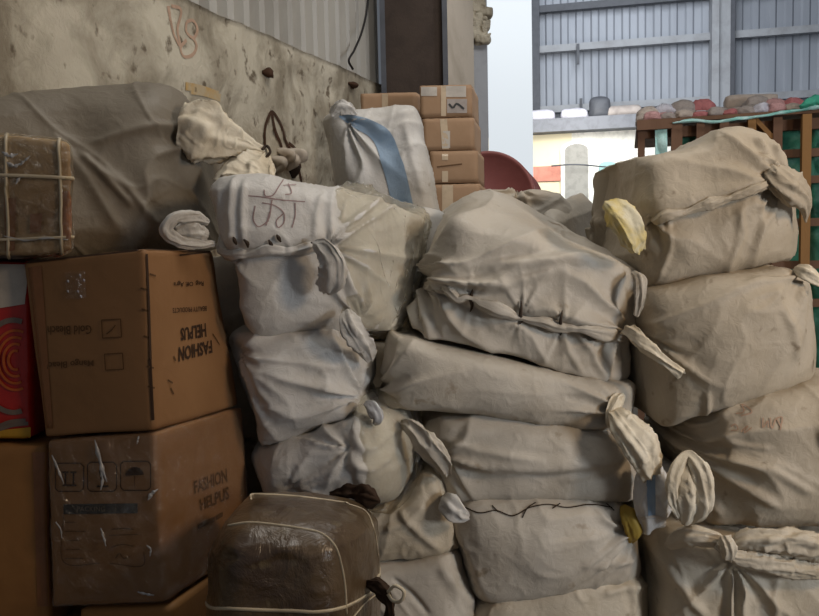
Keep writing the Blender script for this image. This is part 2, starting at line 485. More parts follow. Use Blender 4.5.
# ================================================================== SETTING
zt = lambda px, py, Y: at(px, py, Y).z
fl = 30
struct('floor', [(-8, -1, 0), (9, -1, 0), (9, 16, 0), (-8, 16, 0), (-8, -1, -.1), (9, -1, -.1), (9, 16, -.1), (-8, 16, -.1)], [(0, 1, 2, 3), (7, 6, 5, 4), (0, 4, 5, 1), (1, 5, 6, 2), (2, 6, 7, 3), (3, 7, 4, 0)], M['floor'])

# left wall: cast concrete below, ribbed sheet above, running away to the right
W0 = at(150, 100, 4.0); WD = Vector((.407, .914, 0)).normalized(); WN = Vector((-WD.y, WD.x, 0))
def on_wall(px, py):
    d = ray(px, py); q = (W0-CAM).dot(WN)/d.dot(WN); return CAM+d*q
wz = on_wall(385, 87).z
te = (on_wall(385, 87)-W0).dot(WD); wz0 = on_wall(187, 0).z
def wall_left():
    nx, nz = 170, 80; t = np.linspace(-4.2, te, nx); V = []; Q = []
    top = np.interp(t, [(on_wall(187, 0)-W0).dot(WD), te], [wz0, wz])
    for i in range(nx):
        for j in range(nz): p = W0+WD*t[i]; V.append((p.x, p.y, top[i]*j/(nz-1)))
    V = np.array(V); d = .018*fbm(V*2.2, 3, 4)+.012*(ridge(V*3.5, 9)-.3); d += .02*np.clip(vn(V*7, 20)-.45, 0, 1)*-3
    V += np.outer(d, -np.array(WN))*1.0
    for i in range(nx-1):
        for j in range(nz-1): a = i*nz+j; Q.append((a, a+nz, a+nz+1, a+1))
    n = len(V); B = V.reshape(nx, nz, 3)[[0, -1]][:, [0, -1]].reshape(-1, 3)+np.array(WN)*.2
    V = np.r_[V, B]; Q += [(n, n+1, n+3, n+2)]
    Q.append((nz-1,)+tuple([n+1, n+3])+tuple(i*nz+nz-1 for i in range(nx-1, 0, -1)))
    Q.append((n+2, n+3)+tuple((nx-1)*nz+j for j in range(nz-1, -1, -1)))
    o = struct('wall_left', V, Q, M['concrete'], True); return o, V[:n], [q for q in Q if max(q) < n]
wl, wv, wq = wall_left()
BODY[wl.name] = (BVHTree.FromPolygons(wv.tolist(), wq), None)


def ribbed(name, p, q, z0, z1, m, pitch, depth, n, out):
    """trapezoid-ribbed sheet between plan points"""
    p, q, out = Vector(p), Vector(q), Vector(out); L = (q-p).length; k = int(L/pitch); V, Q = [], []
    prof = [(0, 0), (.3, 0), (.42, 1), (.78, 1), (.9, 0)]
    for i in range(k):
        for a, b in prof:
            x = p+(q-p)*((i+a)/k)+out*(b*depth); V += [(x.x, x.y, z0), (x.x, x.y, z1)]
    m0 = len(V)//2
    for i in range(m0-1): Q.append((2*i, 2*i+2, 2*i+3, 2*i+1))
    b0 = len(V); V += [tuple(Vector(v)+out*-.006) for v in V]
    Q += [(b0+a, b0+d, b0+c, b0+b) for a, b, c, d in Q]
    return struct(name, V, Q, m)
pe = W0+WD*te; ps = W0+WD*(-1.5)
ribbed('wall_left_upper', (ps+WN*.1).to_2d().to_3d(), (pe+WN*.1).to_2d().to_3d(), wz0-.06, 6.2, M['sheet'], .165, .06, 1, -WN)
# ragged rusty lip where sheet meets concrete
lip = tube('trim_1', None, [tuple(W0+WD*t+Vector((0, 0, .012+wz0+(wz-wz0)*(t-0)/(te)))+WN*.04+Vector((random.uniform(-.01, .01), 0, random.uniform(-.012, .012)))) for t in np.linspace(-.6, te, 26)], .028, M['rust'], world=True, nl=120, nr=10, noise=.5); lip['kind'] = 'structure'
# broken hole in the concrete with a ring of cracked plaster, and a few stains and painted marks
strokes('crack', wl, wl, [[(264, 150), (266, 122), (271, 112), (279, 122), (286, 143), (291, 152), (297, 166), (301, 182)], [(271, 112), (275, 132), (281, 148), (279, 162)], [(288, 143), (296, 150), (300, 168)]], .012, M['rust'], .006)
for q in ((277, 150), (283, 155), (290, 150), (271, 158)):
    tube('broken_plaster', wl, [tuple(hit(wl, q[0], q[1], .0)[0]), tuple(hit(wl, q[0]+5, q[1]+6, .05)[0]), tuple(hit(wl, q[0]+4, q[1]+15, .0)[0])], [.01, .04, .012], M['concrete2'], world=True, noise=.5, nl=14, nr=12, seed=q[0])
tube('hole', wl, [tuple(hit(wl, 289, 158, .0)[0]), tuple(hit(wl, 290, 168, .012)[0]), tuple(hit(wl, 292, 178, .0)[0])], [.012, .055, .02], M['holeshade'], world=True, noise=.3, nl=14, nr=14, flatk=.3)  # flat dark lump, the shade inside the hole put into its colour
strokes('painted_mark', wl, wl, [[(168, 6), (170, 20), (174, 36), (179, 46)], [(171, 6), (179, 8), (177, 30), (180, 46)], [(186, 22), (191, 20), (197, 30), (193, 38), (186, 32), (186, 22)], [(186, 40), (180, 48), (184, 57), (192, 55), (196, 46), (193, 38)]], .009, M['redink2'], .004)
strokes('orange_stain', wl, wl, [[(185, 86), (200, 89), (218, 95)], [(190, 90), (206, 93), (220, 98)]], .022, surf('orange wall stain', (182, 150, 98), (176, 160, 132), .9, 9., .4, .6), .004)
for q in ((221, 13), (252, 25), (265, 72), (351, 83)):
    tube('dark_lump', wl, [tuple(hit(wl, q[0]-3, q[1], .0)[0]), tuple(hit(wl, q[0], q[1]+1, .03)[0]), tuple(hit(wl, q[0]+4, q[1]+4, .0)[0])], [.01, .028, .01], M['rust'], world=True, noise=.6, nl=10, nr=10, seed=q[0])  # debris near the wall's edge; the lump set lower paints a dark hole

def box_s(name, px0, px1, Y, depth, z0, z1, m, skew=0.):
    """upright slab whose face lies between two lines of sight at about depth Y"""
    a, b = at(px0, 250, Y), at(px1, 250, Y+skew); n = Vector((0, 1, 0))
    V, Q = prism((a.x, a.y), (b.x, b.y), n, depth, z0, z1); return struct(name, V, Q, M[m])
box_s('trim_2', 386, 451, 6.35, .12, 0, 6.2, 'brownpanel')
for i, x in enumerate((388, 449)): box_s('trim_%d' % (3+i), x-2.5, x+2.5, 6.30, .04, 0, 6.2, 'darksteel')
box_s('trim_5', 451, 477, 6.5, .5, 0, 6.2, 'concrete2', .55)
box_s('trim_6', 476, 490, 7.3, .3, 0, 6.2, 'steel')
def rubble():
    V, Q = [], []
    for i in range(9):
        p = at(477+3*(i % 3)+random.uniform(-2, 2), 4+i*4.4, 7.25); b = len(V)
        h = Hexa([[p+Vector((s*.07, -.03, -.04)), p+Vector((s*.07, -.05, .04)), p+Vector((s*.07, .1, .04)), p+Vector((s*.07, .1, -.04))] for s in (-1, 1)], .02); g, q = h.grid(.02); v = h.shape(g); v = v+.02*vn(v*20, i)[:, None]
        V += v.tolist(); Q += (q+b).tolist()
    o = struct('trim_7', V, Q, M['concrete'])
rubble()
# daylit opening seen past the pillar
a, b = at(487, 0, 10.5), at(531.5, 0, 10.5)
struct('window_1', *prism((a.x, a.y), (b.x, b.y), (0, 1, 0), .05, 0, 7.5), M['daylight'])

# far wall: ribbed sheet on steel posts and rails, a slab below it, painted wall under the slab
YL, YR = 14.0, 13.0
def far(px, py, back=0.):
    k = (px-535)/284; Y = YL; A, B = at(535, 250, YL), at(819, 250, YR); A.z = B.z = 0; d = (B-A); d.z = 0
    r = ray(px, py); n = Vector((-d.y, d.x, 0)).normalized(); t = (A-CAM).dot(n)/r.dot(n); return CAM+r*t+n*back
fa, fb = far(470, 250), far(880, 250); fd = (fb-fa); fd.z = 0; fdn = fd.normalized(); fn = Vector((-fdn.y, fdn.x, 0))
if fn.y < 0: fn = -fn
slab_z = far(600, 124).z
ribbed('wall_back', (fa+fn*.12).to_2d().to_3d(), (fb+fn*.12).to_2d().to_3d(), slab_z, 8.5, M['sheetfar'], .26, .03, 1, -fn)
def bar(name, p, q, w, h, m):
    p, q = Vector(p), Vector(q); V, Q = prism(p, q, fn, w, 0, h); V = [(x, y, z+p.z-h/2+(q.z-p.z)*(i % 4 in (1, 2))) for i, (x, y, z) in enumerate(V)]; return struct(name, V, Q, M[m])
k = 8
for y0, m in ((11, 'darksteel'), (51, 'steel'), (111, 'steel')):
    p = far(536, y0, -.1); q = p+fdn*7.2; bar('trim_%d' % k, p, q, .1, .12, m); k += 1
for px0, px1, m, d in ((529, 540, 'darksteel', .2), (709, 716, 'steel', .28), (714, 729, 'steel', .2), (728, 732, 'darksteel', .24)):
    p, q = far(px0, 60, -d), far(px1, 60, -d); struct('trim_%d' % k, *prism(p, q, fn, d, slab_z, 8.5), M[m]); k += 1
for px, py0, py1 in ((578, 46, 66), (581, 100, 118)):
    p, q = far(px-1.4, py1, -.16), far(px+1.4, py1, -.16); struct('trim_%d' % k, *prism(p, q, fn, .05, p.z, far(px, py0, -.16).z), M['darksteel']); k += 1
# floor slab of the upper level and the painted wall beneath
p, q = far(500, 124, -1.3), far(860, 124, -1.3); struct('trim_%d' % k, *prism(p, q, fn, 1.5, slab_z-.28, slab_z-.07), M['slab']); k += 1
p, q = far(486, 200, -1.0), far(572, 200, -1.0); struct('wall_back_lower', *prism(p, q, fn, .25, 0, slab_z-.28), M['lowwall'])
p, q = far(572, 200, -1.0), far(860, 200, -1.0); struct('wall_back_lower.001', *prism(p, q, fn, .25, 0, slab_z-.28), M['whitewall'])
p, q = far(490, 200, -1.03), far(569, 200, -1.03); struct('trim_%d' % k, *prism(p, q, fn, .1, far(550, 186).z, far(550, 172, -1).z), M['redband']); k += 1
def arch(name, px0, px1, ptop, pbot, back, m, dep):
    a, b = far(px0, pbot, back), far(px1, pbot, back); w = (b-a); w.z = 0; W = w.length; zt_, zb = far((px0+px1)/2, ptop, back).z, min(a.z, b.z); V = []
    prof = [(0, zb)]+[(W/2-W/2*math.cos(t), zt_-W/2*.55+W/2*.55*math.sin(t)) for t in np.linspace(0, math.pi, 17)]+[(W, zb)]
    for s in (0, dep):
        for u, z in prof: x = a+w.normalized()*u+fn*s; V.append((x.x, x.y, z))
    n = len(prof); Q = [tuple(range(n)), tuple(range(2*n-1, n-1, -1))]+[(i, n+i, n+(i+1) % n, (i+1) % n) for i in range(n)]
    return struct(name, V, Q, M[m])
arch('trim_%d' % k, 562, 590, 149, 236, -1.06, 'whitewall', .1); k += 1
arch('door_1', 566, 587, 152, 238, -1.1, 'archgrey', .08)
arch('door_2', 597, 613, 168, 238, -1.1, 'teal', .1)
tb = tube('trim_%d' % k, None, [tuple(far(553, 173, -1.2)), tuple(far(572, 172, -1.25)), tuple(far(604, 174, -1.2))], .012, M['darksteel'], world=True, nr=8); tb['kind'] = 'structure'; k += 1

# white bundles left on the far slab's edge
for i, (px, py, w, lab, m) in enumerate(((542, 121, .52, 'white paper bundle on the far slab edge beside the bright opening', 'lilac'), (574, 118, .46, 'white bundle on the far slab edge above the arched niche', 'lilac'), (598, 117, .36, 'dark bundle on the far slab edge between white bundle and sacks', 'darksteel'), (620, 115, .6, 'grey sack lying on the far slab edge left of the timber rack', 'greywrap'))):
    p = far(px, py, -1.1); p.z = slab_z-.07; e = fdn*w/2; h = Vector((0, 0, .18 if i != 2 else .34))
    o = soft('paper_bundle' if i < 2 else 'small_sack', None, [[p-e, p-e*.92+h, p-e*.92+h+fn*.4, p-e+fn*.4], [p+e, p+e*.95+h, p+e*.95+h+fn*.4, p+e+fn*.4]], M[m], r=.07, puff=(.02, .02, .03), step=.05, seed=i, lump=.02, world=True)
    tag(o, lab, 'bundle')

# ------------------------------------------------------------------ timber rack with green sheeting, bundles heaped on its deck
RA, RB = at(637, 250, 6.0), at(845, 250, 5.6); RA.z = RB.z = 0; RD = (RB-RA).normalized(); RN = Vector((-RD.y, RD.x, 0))
def rk(px, py, back=0.):
    r = ray(px, py); t = (RA-CAM).dot(RN)/r.dot(RN); return CAM+r*t if not back else CAM+r*((RA+RN*back-CAM).dot(RN)/r.dot(RN))
deck = rk(720, 118).z; rl = (RB-RA).length
rack = thing('timber_rack', ((RA+RB)/2), 'rough timber rack of posts and rails beside the far wall, sheeted in green', 'rack')
for (x0, x1, m, bk) in ((638, 645, 'wood', .05), (671, 682, 'wood', 0), (696, 704, 'wood', 0), (719, 728, 'wood', 0), (747, 755, 'woodlight', 0), (772, 781, 'wood', 0), (799, 808, 'woodlight', -.06), (836, 842, 'wood', 0)):
    a, b = rk(x0, 250), rk(x1, 250); V, Q = prism(a+RN*bk, b+RN*bk, RN, .07, 0, deck-.02); mesh_obj('post', V, Q, M[m], rack, False)
for y, h, m in ((121, .08, 'wood'), (151, .06, 'wood'), (178, .055, 'wood'), (220, .06, 'wood'), (262, .06, 'wood'), (300, .06, 'wood')):
    z = rk(740, y).z; V, Q = prism(RA+RN*.075, RB+RN*.075, RN, .05, z-h, z); mesh_obj('rail', V, Q, M[m], rack, False)
V, Q = prism(RA-RN*.02, RB-RN*.02, RN, 1.5, deck-.01, deck+.02); mesh_obj('deck', V, Q, M['wood'], rack, False)
V, Q = prism(rk(637, 128)-RN*.03, rk(672, 128)-RN*.03, RN, .06, rk(650, 130).z, rk(650, 120).z); mesh_obj('crossbeam', V, Q, M['wood'], rack, False)
V, Q = prism(rk(757, 128)+RN*.02, rk(778, 128)+RN*.02, RN, .04, 0, .05); V = [(x, y, z+rk(757, 119).z-.03-(.17 if i % 4 in (1, 2) else 0)) for i, (x, y, z) in enumerate(V)]; mesh_obj('diagonal_brace', V, Q, M['woodlight'], rack, False)
def sheet(name, p, q, z0, z1, m, label, cat, amp, back, seed, n=(120, 110), parent=None):
    V, Q = [], []; p, q = Vector(p), Vector(q)
    for i in range(n[0]+1):
        for j in range(n[1]+1):
            x = p+(q-p)*i/n[0]; V.append((x.x, x.y, z0+(z1-z0)*j/n[1]))
    V = np.array(V); d = amp*(fbm(V*3.4, seed, 3)+.6*(ridge(V*5., seed)-.4)); V += np.outer(d, np.array(RN)); w = n[1]+1
    for i in range(n[0]):
        for j in range(n[1]): a = i*w+j; Q.append((a, a+1, a+w+1, a+w))
    o = mesh_obj(name, V, Q, m, parent)
    md = o.modifiers.new('s', 'SOLIDIFY'); md.thickness = .004
    return tag(o, label, cat) if label else o
sheet('green_tarpaulin', RA+RN*.3+RD*.28, RB+RN*.3, .02, deck-.06, M['green'], 'green plastic sheeting hung behind the posts of the timber rack', 'tarpaulin', .06, .3, 5)
sheet('clear_plastic_sheet', rk(655, 200)+RN*.02, rk(667, 200)+RN*.02, rk(660, 170).z, rk(660, 124).z, M['aqua'], 'pale aqua plastic hanging at the left end of the timber rack', 'plastic sheet', .05, .1, 8, (24, 40))
o = tube('green_net', rack, [tuple(rk(x, y)-RN*.05) for x, y in ((672, 124), (690, 122), (715, 123), (735, 120), (762, 117), (785, 113), (800, 111), (815, 107), (835, 104))], [.006, .014, .01, .014, .008, .012, .01, .024, .03], M['aqua'], world=True, noise=.5, nl=90, nr=10)
o = tube('green_net', rack, [tuple(rk(x, y)-RN*.06) for x, y in ((798, 108), (812, 104), (828, 104), (842, 104))], [.016, .04, .045, .03], surf('sea green net', (70, 168, 140), (50, 140, 116), .6, 9.), world=True, noise=.5, nl=40, nr=12)
random.seed(11)
cols_ = ['pink', 'rose', 'greywrap', 'beige', 'lilac', 'greywrap', 'beige', 'pink']; protos = {}
def bundle(p, w, h, m, rot, lab, grp):
    key = (m, random.randint(0, 1))
    if key not in protos:
        e = Vector((.5, 0, 0)); hh = Vector((0, 0, 1)); n = Vector((0, 1, 0))
        protos[key] = soft('wrapped_bundle', None, [[-e-n*.5, -e*.9-n*.45+hh*.9, -e*.95+n*.4+hh*.7, -e+n*.5], [-n*.5, -n*.45+hh*.95, n*.4+hh*.9, n*.5], [e-n*.5, e*.95-n*.45+hh*.75, e*.9+n*.4+hh*.8, e+n*.5]], M[m], r=.2, puff=(.03, .05, .05), step=.12, seed=len(protos), lump=.09, fine=.02, world=True); o = protos[key]
        for v in o.data.vertices: v.co.z = max(v.co.z, .0)
    else: o = protos[key].copy(); C.objects.link(o)
    o.location = p; o.scale = (w, w*.8, h); o.rotation_euler = (0, 0, rot); return tag(o, lab, 'bundle', grp)
cn = {'pink': 'pink', 'rose': 'dull red', 'greywrap': 'grey', 'beige': 'beige', 'lilac': 'pale'}
grp = 'small wrapped bundles heaped on the timber rack'
def row(n, x0, x1, back, z, lo, hi, tall):
    for i in range(n):
        px = x0+(x1-x0)*(i+.5)/n+random.uniform(-1, 1); p = rk(px, 118, back); p.z = z; m = random.choice(cols_); w = random.uniform(lo, hi)
        bundle(p, w*1.35, random.uniform(.6, 1.15)*tall*.85, m, random.uniform(-.9, .9), 'small %s wrapped bundle in the heap on top of the timber rack' % cn[m], 'small %s wrapped bundles heaped on the timber rack' % cn[m])
row(10, 645, 800, .1, deck+.02, .085, .1, .085); row(9, 640, 800, .27, deck+.02, .125, .14, .15); row(9, 640, 800, .47, deck+.02, .14, .16, .21)
p = rk(752, 100, .6); p.z = deck+.14; e = RD*.2
o = soft('wrapped_parcel', None, [[p-e, p-e+Vector((0, 0, .13)), p-e+RN*.2+Vector((0, 0, .13)), p-e+RN*.2], [p+e, p+e+Vector((0, 0, .12)), p+e+RN*.2+Vector((0, 0, .12)), p+e+RN*.2]], M['beige'], r=.02, puff=(0, .01, .01), step=.03, world=True); tag(o, 'long flat beige parcel lying on top of the bundle heap', 'parcel')

# cable hanging down the ribbed sheet
o = tube('cable', None, [tuple(on_wall(x, y)-WN*-.0-WN*.06) for x, y in ((362, -10), (360, 12), (354, 36), (347, 52), (342, 63), (346, 70))], .009, M['cable'], world=True, nr=8); tag(o, 'thin black cable hanging down the ribbed sheet above the concrete wall', 'cable')
# ================================================================== CARTONS
def carton(name, parent, c8, m, r=.008, **k):
    """c8: near-left bottom/top, near-right bottom/top, far-right top, far-left top (points)"""
    return soft(name, parent, c8, m, r=r, world=True, **k)

def hexc(lb, lt, rb, rt, back):
    """front face by its left and right edges, swept back by a vector"""
    back = Vector(back)
    return [[lb, lt, lt+back, lb+back], [rb, rt, rt+back, rb+back]]

# upper printed carton: dim left face, warm right face
nb, ntp = at(154, 431, 2.2), at(145, 249, 2.2)
lb, ltp = at(44, 438, 2.27), at(23, 262, 2.28)
fb_, ft_ = at(239, 405, 2.66), at(213, 251, 2.68)
def corner_box(nb, nt, lb, lt, rb, rt):
    bk, bt = rb-nb, rt-nt
    return [[lb, lt, lt+bt, lb+bk], [nb, nt, rt, rb]]
up = thing('printed_carton', nb+(fb_-lb)*.5+Vector((0, 0, 0)), 'brown carton with upside-down print, on top of the film-wrapped carton', 'carton')
ub = soft('box_body', up, corner_box(nb, ntp, lb, ltp, fb_, ft_), M['kraft'], r=.011, puff=(.006, .008, .0), step=.012, lump=.005, fine=.001, seed=3, world=True)
def flip(q): return [q[2], q[3], q[0], q[1]]
text('printed_word', up, ub, 'Gold Bleach', flip([(48, 326), (92, 325), (92, 334), (48, 335)]), M['inkfaint'], bold=.01)
text('printed_word', up, ub, 'Mango Bleach', flip([(45, 360), (94, 358), (94, 366), (45, 369)]), M['inkfaint'], bold=.01)
sq = lambda x0, y0, x1, y1, sl=0: [[(x0, y0), (x1, y0-sl)], [(x1, y0-sl), (x1+1, y1-sl)], [(x1+1, y1-sl), (x0+1, y1)], [(x0+1, y1), (x0, y0)]]
strokes('tick_box', up, ub, sq(102, 320, 121, 338, 1)+[[(107, 334), (112, 330), (116, 325)]], .0016, M['inkfaint'])
strokes('tick_box', up, ub, sq(105, 354, 123, 370, 1), .0014, M['inkfaint'])
for w, qd, bo in (('FASHION', [(178, 347), (211, 340), (212, 353), (178, 362)], .03), ('HELPUS', [(180, 328), (205, 323), (206, 337), (180, 341)], .03), ('BEAUTY PRODUCTS', [(172, 308), (206, 306), (206, 311), (172, 313)], .01), ('Reg. Off. Agra', [(173, 281), (203, 280), (203, 286), (173, 287)], .01)):
    text('printed_word', up, ub, w, flip(qd), M['ink'], bold=bo)
for ln_ in ([[(212, 334), (216, 340), (219, 345)], [(173, 356), (175, 361)], [(167, 380), (172, 383)], [(170, 388), (173, 394)]]+[[(141+dx, y), (147+dx, y+2)] for dx, y in ((0, 288), (8, 274), (1, 309), (3, 336), (6, 366), (7, 386))]): strokes('scuff', up, ub, [ln_], .0028, M['inkfaint'])
strokes('worn_edge', up, ub, [[(146, 254), (148, 300), (150, 360), (153, 420)]], .0045, M['ink'])
patch('film_glint', up, ub, [(66, 272), (86, 271), (87, 298), (67, 299)], M['film'], lift=.004)
patch('tape', up, ub, [(24, 268), (42, 266), (54, 436), (46, 437)], M['browntape'], n=(4, 20))
strokes('flap_seam', up, ub, [[(24, 263), (80, 257), (144, 250)], [(146, 250), (180, 251), (212, 252)]], .003, M['ink'])

# lower carton in clear film
nb2, nt2 = at(166, 603, 2.2), at(155, 432, 2.2); lb2, lt2 = at(52, 607, 2.27), at(47, 440, 2.27); rb2, rt2 = at(251, 547, 2.66), at(243, 406, 2.66)
lo = thing('printed_carton', nb2+(rb2-lb2)*.5, 'brown carton wrapped in clear film with umbrella and arrow symbols on it', 'carton')
cc = corner_box(nb2, nt2, lb2, lt2, rb2, rt2)
lbod = soft('box_body', lo, cc, M['kraft'], r=.012, puff=(.006, .014, .0), step=.012, lump=.006, fine=.001, seed=5, world=True)
def rsq(x0, y0, x1, y1): return [[(x0+3, y0), (x1-3, y0), (x1, y0+3), (x1, y1-3), (x1-3, y1), (x0+3, y1), (x0, y1-3), (x0, y0+3), (x0+3, y0)]]
frames = [strokes('handling_symbol', lo, lbod, [[a, b] for a, b in zip(r_[0][:-1], r_[0][1:])], .0016, M['ink']) for r_ in (rsq(56, 463, 84, 491), rsq(88, 462, 117, 491), rsq(121, 461, 151, 490))]
strokes('arrows', frames[0], lbod, [[(66, 471), (66, 484)], [(74, 471), (74, 484)], [(63, 485), (77, 485)], [(63, 472), (69, 472)], [(71, 472), (77, 472)]], .003, M['ink']); strokes('glass', frames[1], lbod, [[(100, 470), (102, 478), (103, 486)], [(97, 486), (109, 486)]], .003, M['ink']); strokes('umbrella_shaft', frames[2], lbod, [[(135, 474), (135, 486)]], .0012, M['inkfaint'])
strokes('umbrella', frames[2], lbod, [[(126, 474), (144, 473)], [(127, 472), (143, 471)], [(129, 470), (141, 469)], [(132, 468.5), (138, 468)]], .0045, M['ink'])
patch('print_band', lo, lbod, [(64, 504), (138, 503), (138, 513), (64, 514)], M['inkgrey'], n=(20, 4))
text('printed_word', lo, lbod, 'PACKING', [(78, 506), (106, 506), (106, 511), (78, 511)], M['inklight'], lift=.0045)
for ln_ in [[(64, 516), (66, 563), (100, 563)], [(110, 563), (145, 562), (144, 552)], [(110, 535), (138, 534)]]+[[(66, y), (66+w, y)] for y, w in ((522, 10), (531, 20), (540, 14), (549, 14), (558, 18))]: strokes('form_line', lo, lbod, [ln_], .0012, M['inkfaint'])
for ln_ in ([(112, 529), (124, 528), (134, 529)], [(112, 547), (122, 544), (134, 546)], [(116, 558), (120, 553), (124, 558), (130, 556)]): strokes('form_entry', lo, lbod, [ln_], .0016, M['inkfaint'])
for w, qd in (('FASHION', [(193, 481), (226, 468), (227, 482), (194, 494)]), ('HELPUS', [(199, 499), (228, 486), (229, 499), (200, 511)])): text('printed_word', lo, lbod, w, qd, M['inkfaint'], bold=.03)
strokes('printed_word', lo, lbod, [[(197, 527), (206, 522), (214, 519)], [(215, 518), (222, 514)]], .008, M['inkfaint'])
fm = soft('clear_film', lo, cc, M['film'], r=.016, puff=(.008, .018, .0), step=.011, lump=.006, fine=.003, seed=5, gap=.005, wr=[(9, .006, 70, 3)], world=True)

for pts, w_ in (([(95, 440), (99, 455), (102, 468), (107, 482)], .007), ([(100, 466), (103, 478), (101, 490)], .005), ([(148, 500), (153, 493), (158, 489)], .006), ([(101, 528), (104, 538), (106, 546)], .0035), ([(147, 545), (151, 550), (150, 556)], .0035), ([(52, 455), (58, 468), (64, 484)], .004), ([(56, 522), (61, 530), (62, 538)], .003), ([(138, 592), (146, 594), (154, 595)], .0035), ([(139, 436), (137, 444)], .003)):
    ontube('film_fold_glint', fm, fm, pts, [.001]+[w_*f for f in (.6, 1, .5, .9, .4)]+[.001], M['silver'], lift=.001, nr=9, nl=36, noise=.9, flatk=.4, seed=int(pts[0][0]))  # pale ridges put in as glints along the film's creases
for q in ((68, 280), (68, 290), (80, 274), (84, 279), (78, 290), (81, 295)): ontube('film_glint', up, ub, [q, (q[0]+1.5, q[1]+2.5)], [.001, .0035, .001], M['silver'], lift=.003, nr=8, nl=12, flatk=.5)  # small pale dots painted in as glints
# carton under it, mostly below the frame
c3 = corner_box(at(174, 850, 2.2), at(172, 606, 2.2), at(78, 850, 2.27), at(80, 609, 2.27), at(256, 740, 2.66), at(254, 548, 2.66))
for col in c3:
    for v in col:
        if v.z < .4: v.z = 0.0
b3 = soft('carton', None, c3, M['kraft2'], r=.01, puff=(.004, .006, 0), step=.02, lump=.004, fine=.001, seed=8, world=True)
tag(b3, 'brown carton at floor level under the film-wrapped carton, only its top showing', 'carton')
# strapped carton, top left
cu_ = hexc(at(-120, 264, 2.24), at(-120, 126, 2.24), at(74, 252, 2.24), at(71, 141, 2.24), (-.215, .42, 0))
sc_ = thing('strapped_carton', (cu_[0][0]+cu_[1][3])/2, 'dull carton in film, white straps and brown tape, on top of the upper left stack', 'carton')
scb = soft('box_body', sc_, cu_, M['kraftdull'], r=.02, puff=(.005, .012, .006), step=.011, lump=.012, fine=.003, seed=12, wr=[(7, .008, 80, 2.5)], world=True)
for v_ in (.33, .88): loop('strap', sc_, scb, 'a', v_, M['strap'], .0038, .0095)
loop('strap', sc_, scb, 'b', .34, M['strap'], .0048, .0105); loop('strap', sc_, scb, 'b', -.72, M['strap'], .0038, .0095)
patch('brown_tape', sc_, scb, [(5, 198), (17, 198), (16, 250), (6, 251)], M['browntape'], lift=.006); patch('brown_tape', sc_, scb, [(61, 192), (69, 191), (70, 238), (60, 239)], M['browntape'], lift=.006); patch('brown_tape', sc_, scb, [(31, 214), (43, 213), (42, 232), (31, 233)], M['browntape'], lift=.006)
sfm = soft('clear_film', sc_, cu_, M['filmdull'], r=.024, puff=(.006, .014, .01), step=.012, lump=.012, fine=.004, seed=12, gap=.007, wr=[(7, .010, 80, 2.5)], world=True)
for pts, w_ in (([(2, 152), (10, 156), (18, 154)], .006), ([(6, 162), (14, 166), (22, 163)], .005), ([(20, 166), (26, 160), (30, 156)], .004), ([(16, 184), (20, 178), (28, 175)], .004), ([(4, 236), (24, 240), (50, 238), (68, 240)], .004)):
    ontube('film_fold_glint', sfm, sfm, pts, [.001]+[w_*f for f in (.6, 1, .5, .9, .4)]+[.001], M['silver'], lift=.001, nr=9, nl=36, noise=.9, flatk=.4, seed=int(pts[0][0]))  # same pale ridges, glints put into the film as shapes

# left edge: red printed pack above plain boxes
rp = hexc(at(-110, 440, 2.32), at(-110, 260, 2.32), at(31, 440, 2.32), at(29, 262, 2.32), (-.03, .4, 0))
red = thing('printed_pack', (rp[0][0]+rp[1][3])/2, 'red and white printed pack with grey ring at the left edge, beside the upper carton', 'pack')
rb_ = soft('pack_body', red, rp, M['red'], r=.02, puff=(.01, .012, .0), step=.011, lump=.006, seed=14, world=True)
patch('white_panel', red, rb_, [(-60, 264), (28, 265), (25, 304), (-60, 318)], M['label'], lift=.003); patch('gold_band', red, rb_, [(-60, 436), (30, 427), (30, 437), (-60, 446)], M['gold'], lift=.003)
def arc(cx, cy, rx, ry, a0, a1, n=22): return [(cx+rx*math.cos(math.radians(a0+(a1-a0)*i/n)), cy+ry*math.sin(math.radians(a0+(a1-a0)*i/n))) for i in range(n+1)]
strokes('printed_ring', red, rb_, [arc(14, 366, 32, 46, -75, -285)], .008, M['ringgrey'], .004)
strokes('printed_ring', red, rb_, [arc(16, 360, r_, r_*1.35, -70, -290) for r_ in (22, 17, 12, 7)], .004, M['orange'], .004)
strokes('printed_swoosh', red, rb_, [[(0, 425), (12, 421), (26, 420)], [(0, 429), (12, 425), (28, 423)]], .006, M['ringgrey'], .004)
pb = hexc(at(-110, 640, 2.3), at(-110, 446, 2.3), at(50, 640, 2.3), at(46, 446, 2.3), (-.03, .42, 0))
p1 = thing('plain_carton', (pb[0][0]+pb[1][3])/2, 'dark plain brown carton at the left edge under the red printed pack', 'carton')
p1b = soft('box_body', p1, pb, M['kraft2'], r=.01, puff=(.005, .008, 0), step=.015, lump=.005, seed=15, world=True)
patch('tape', p1, p1b, [(33, 452), (47, 452), (50, 606), (38, 606)], M['browntape'], n=(4, 20))
zb = min(v.z for c in pb for v in c)
pb2 = [[Vector((v.x, v.y, 0.0 if i in (0, 3) else zb)) for i, v in enumerate(c)] for c in pb]
tag(soft('plain_carton', None, pb2, M['kraft2'], r=.01, puff=(0, .004, 0), step=.03, lump=.003, seed=16, world=True), 'plain brown carton at floor level below the left edge stack', 'carton')

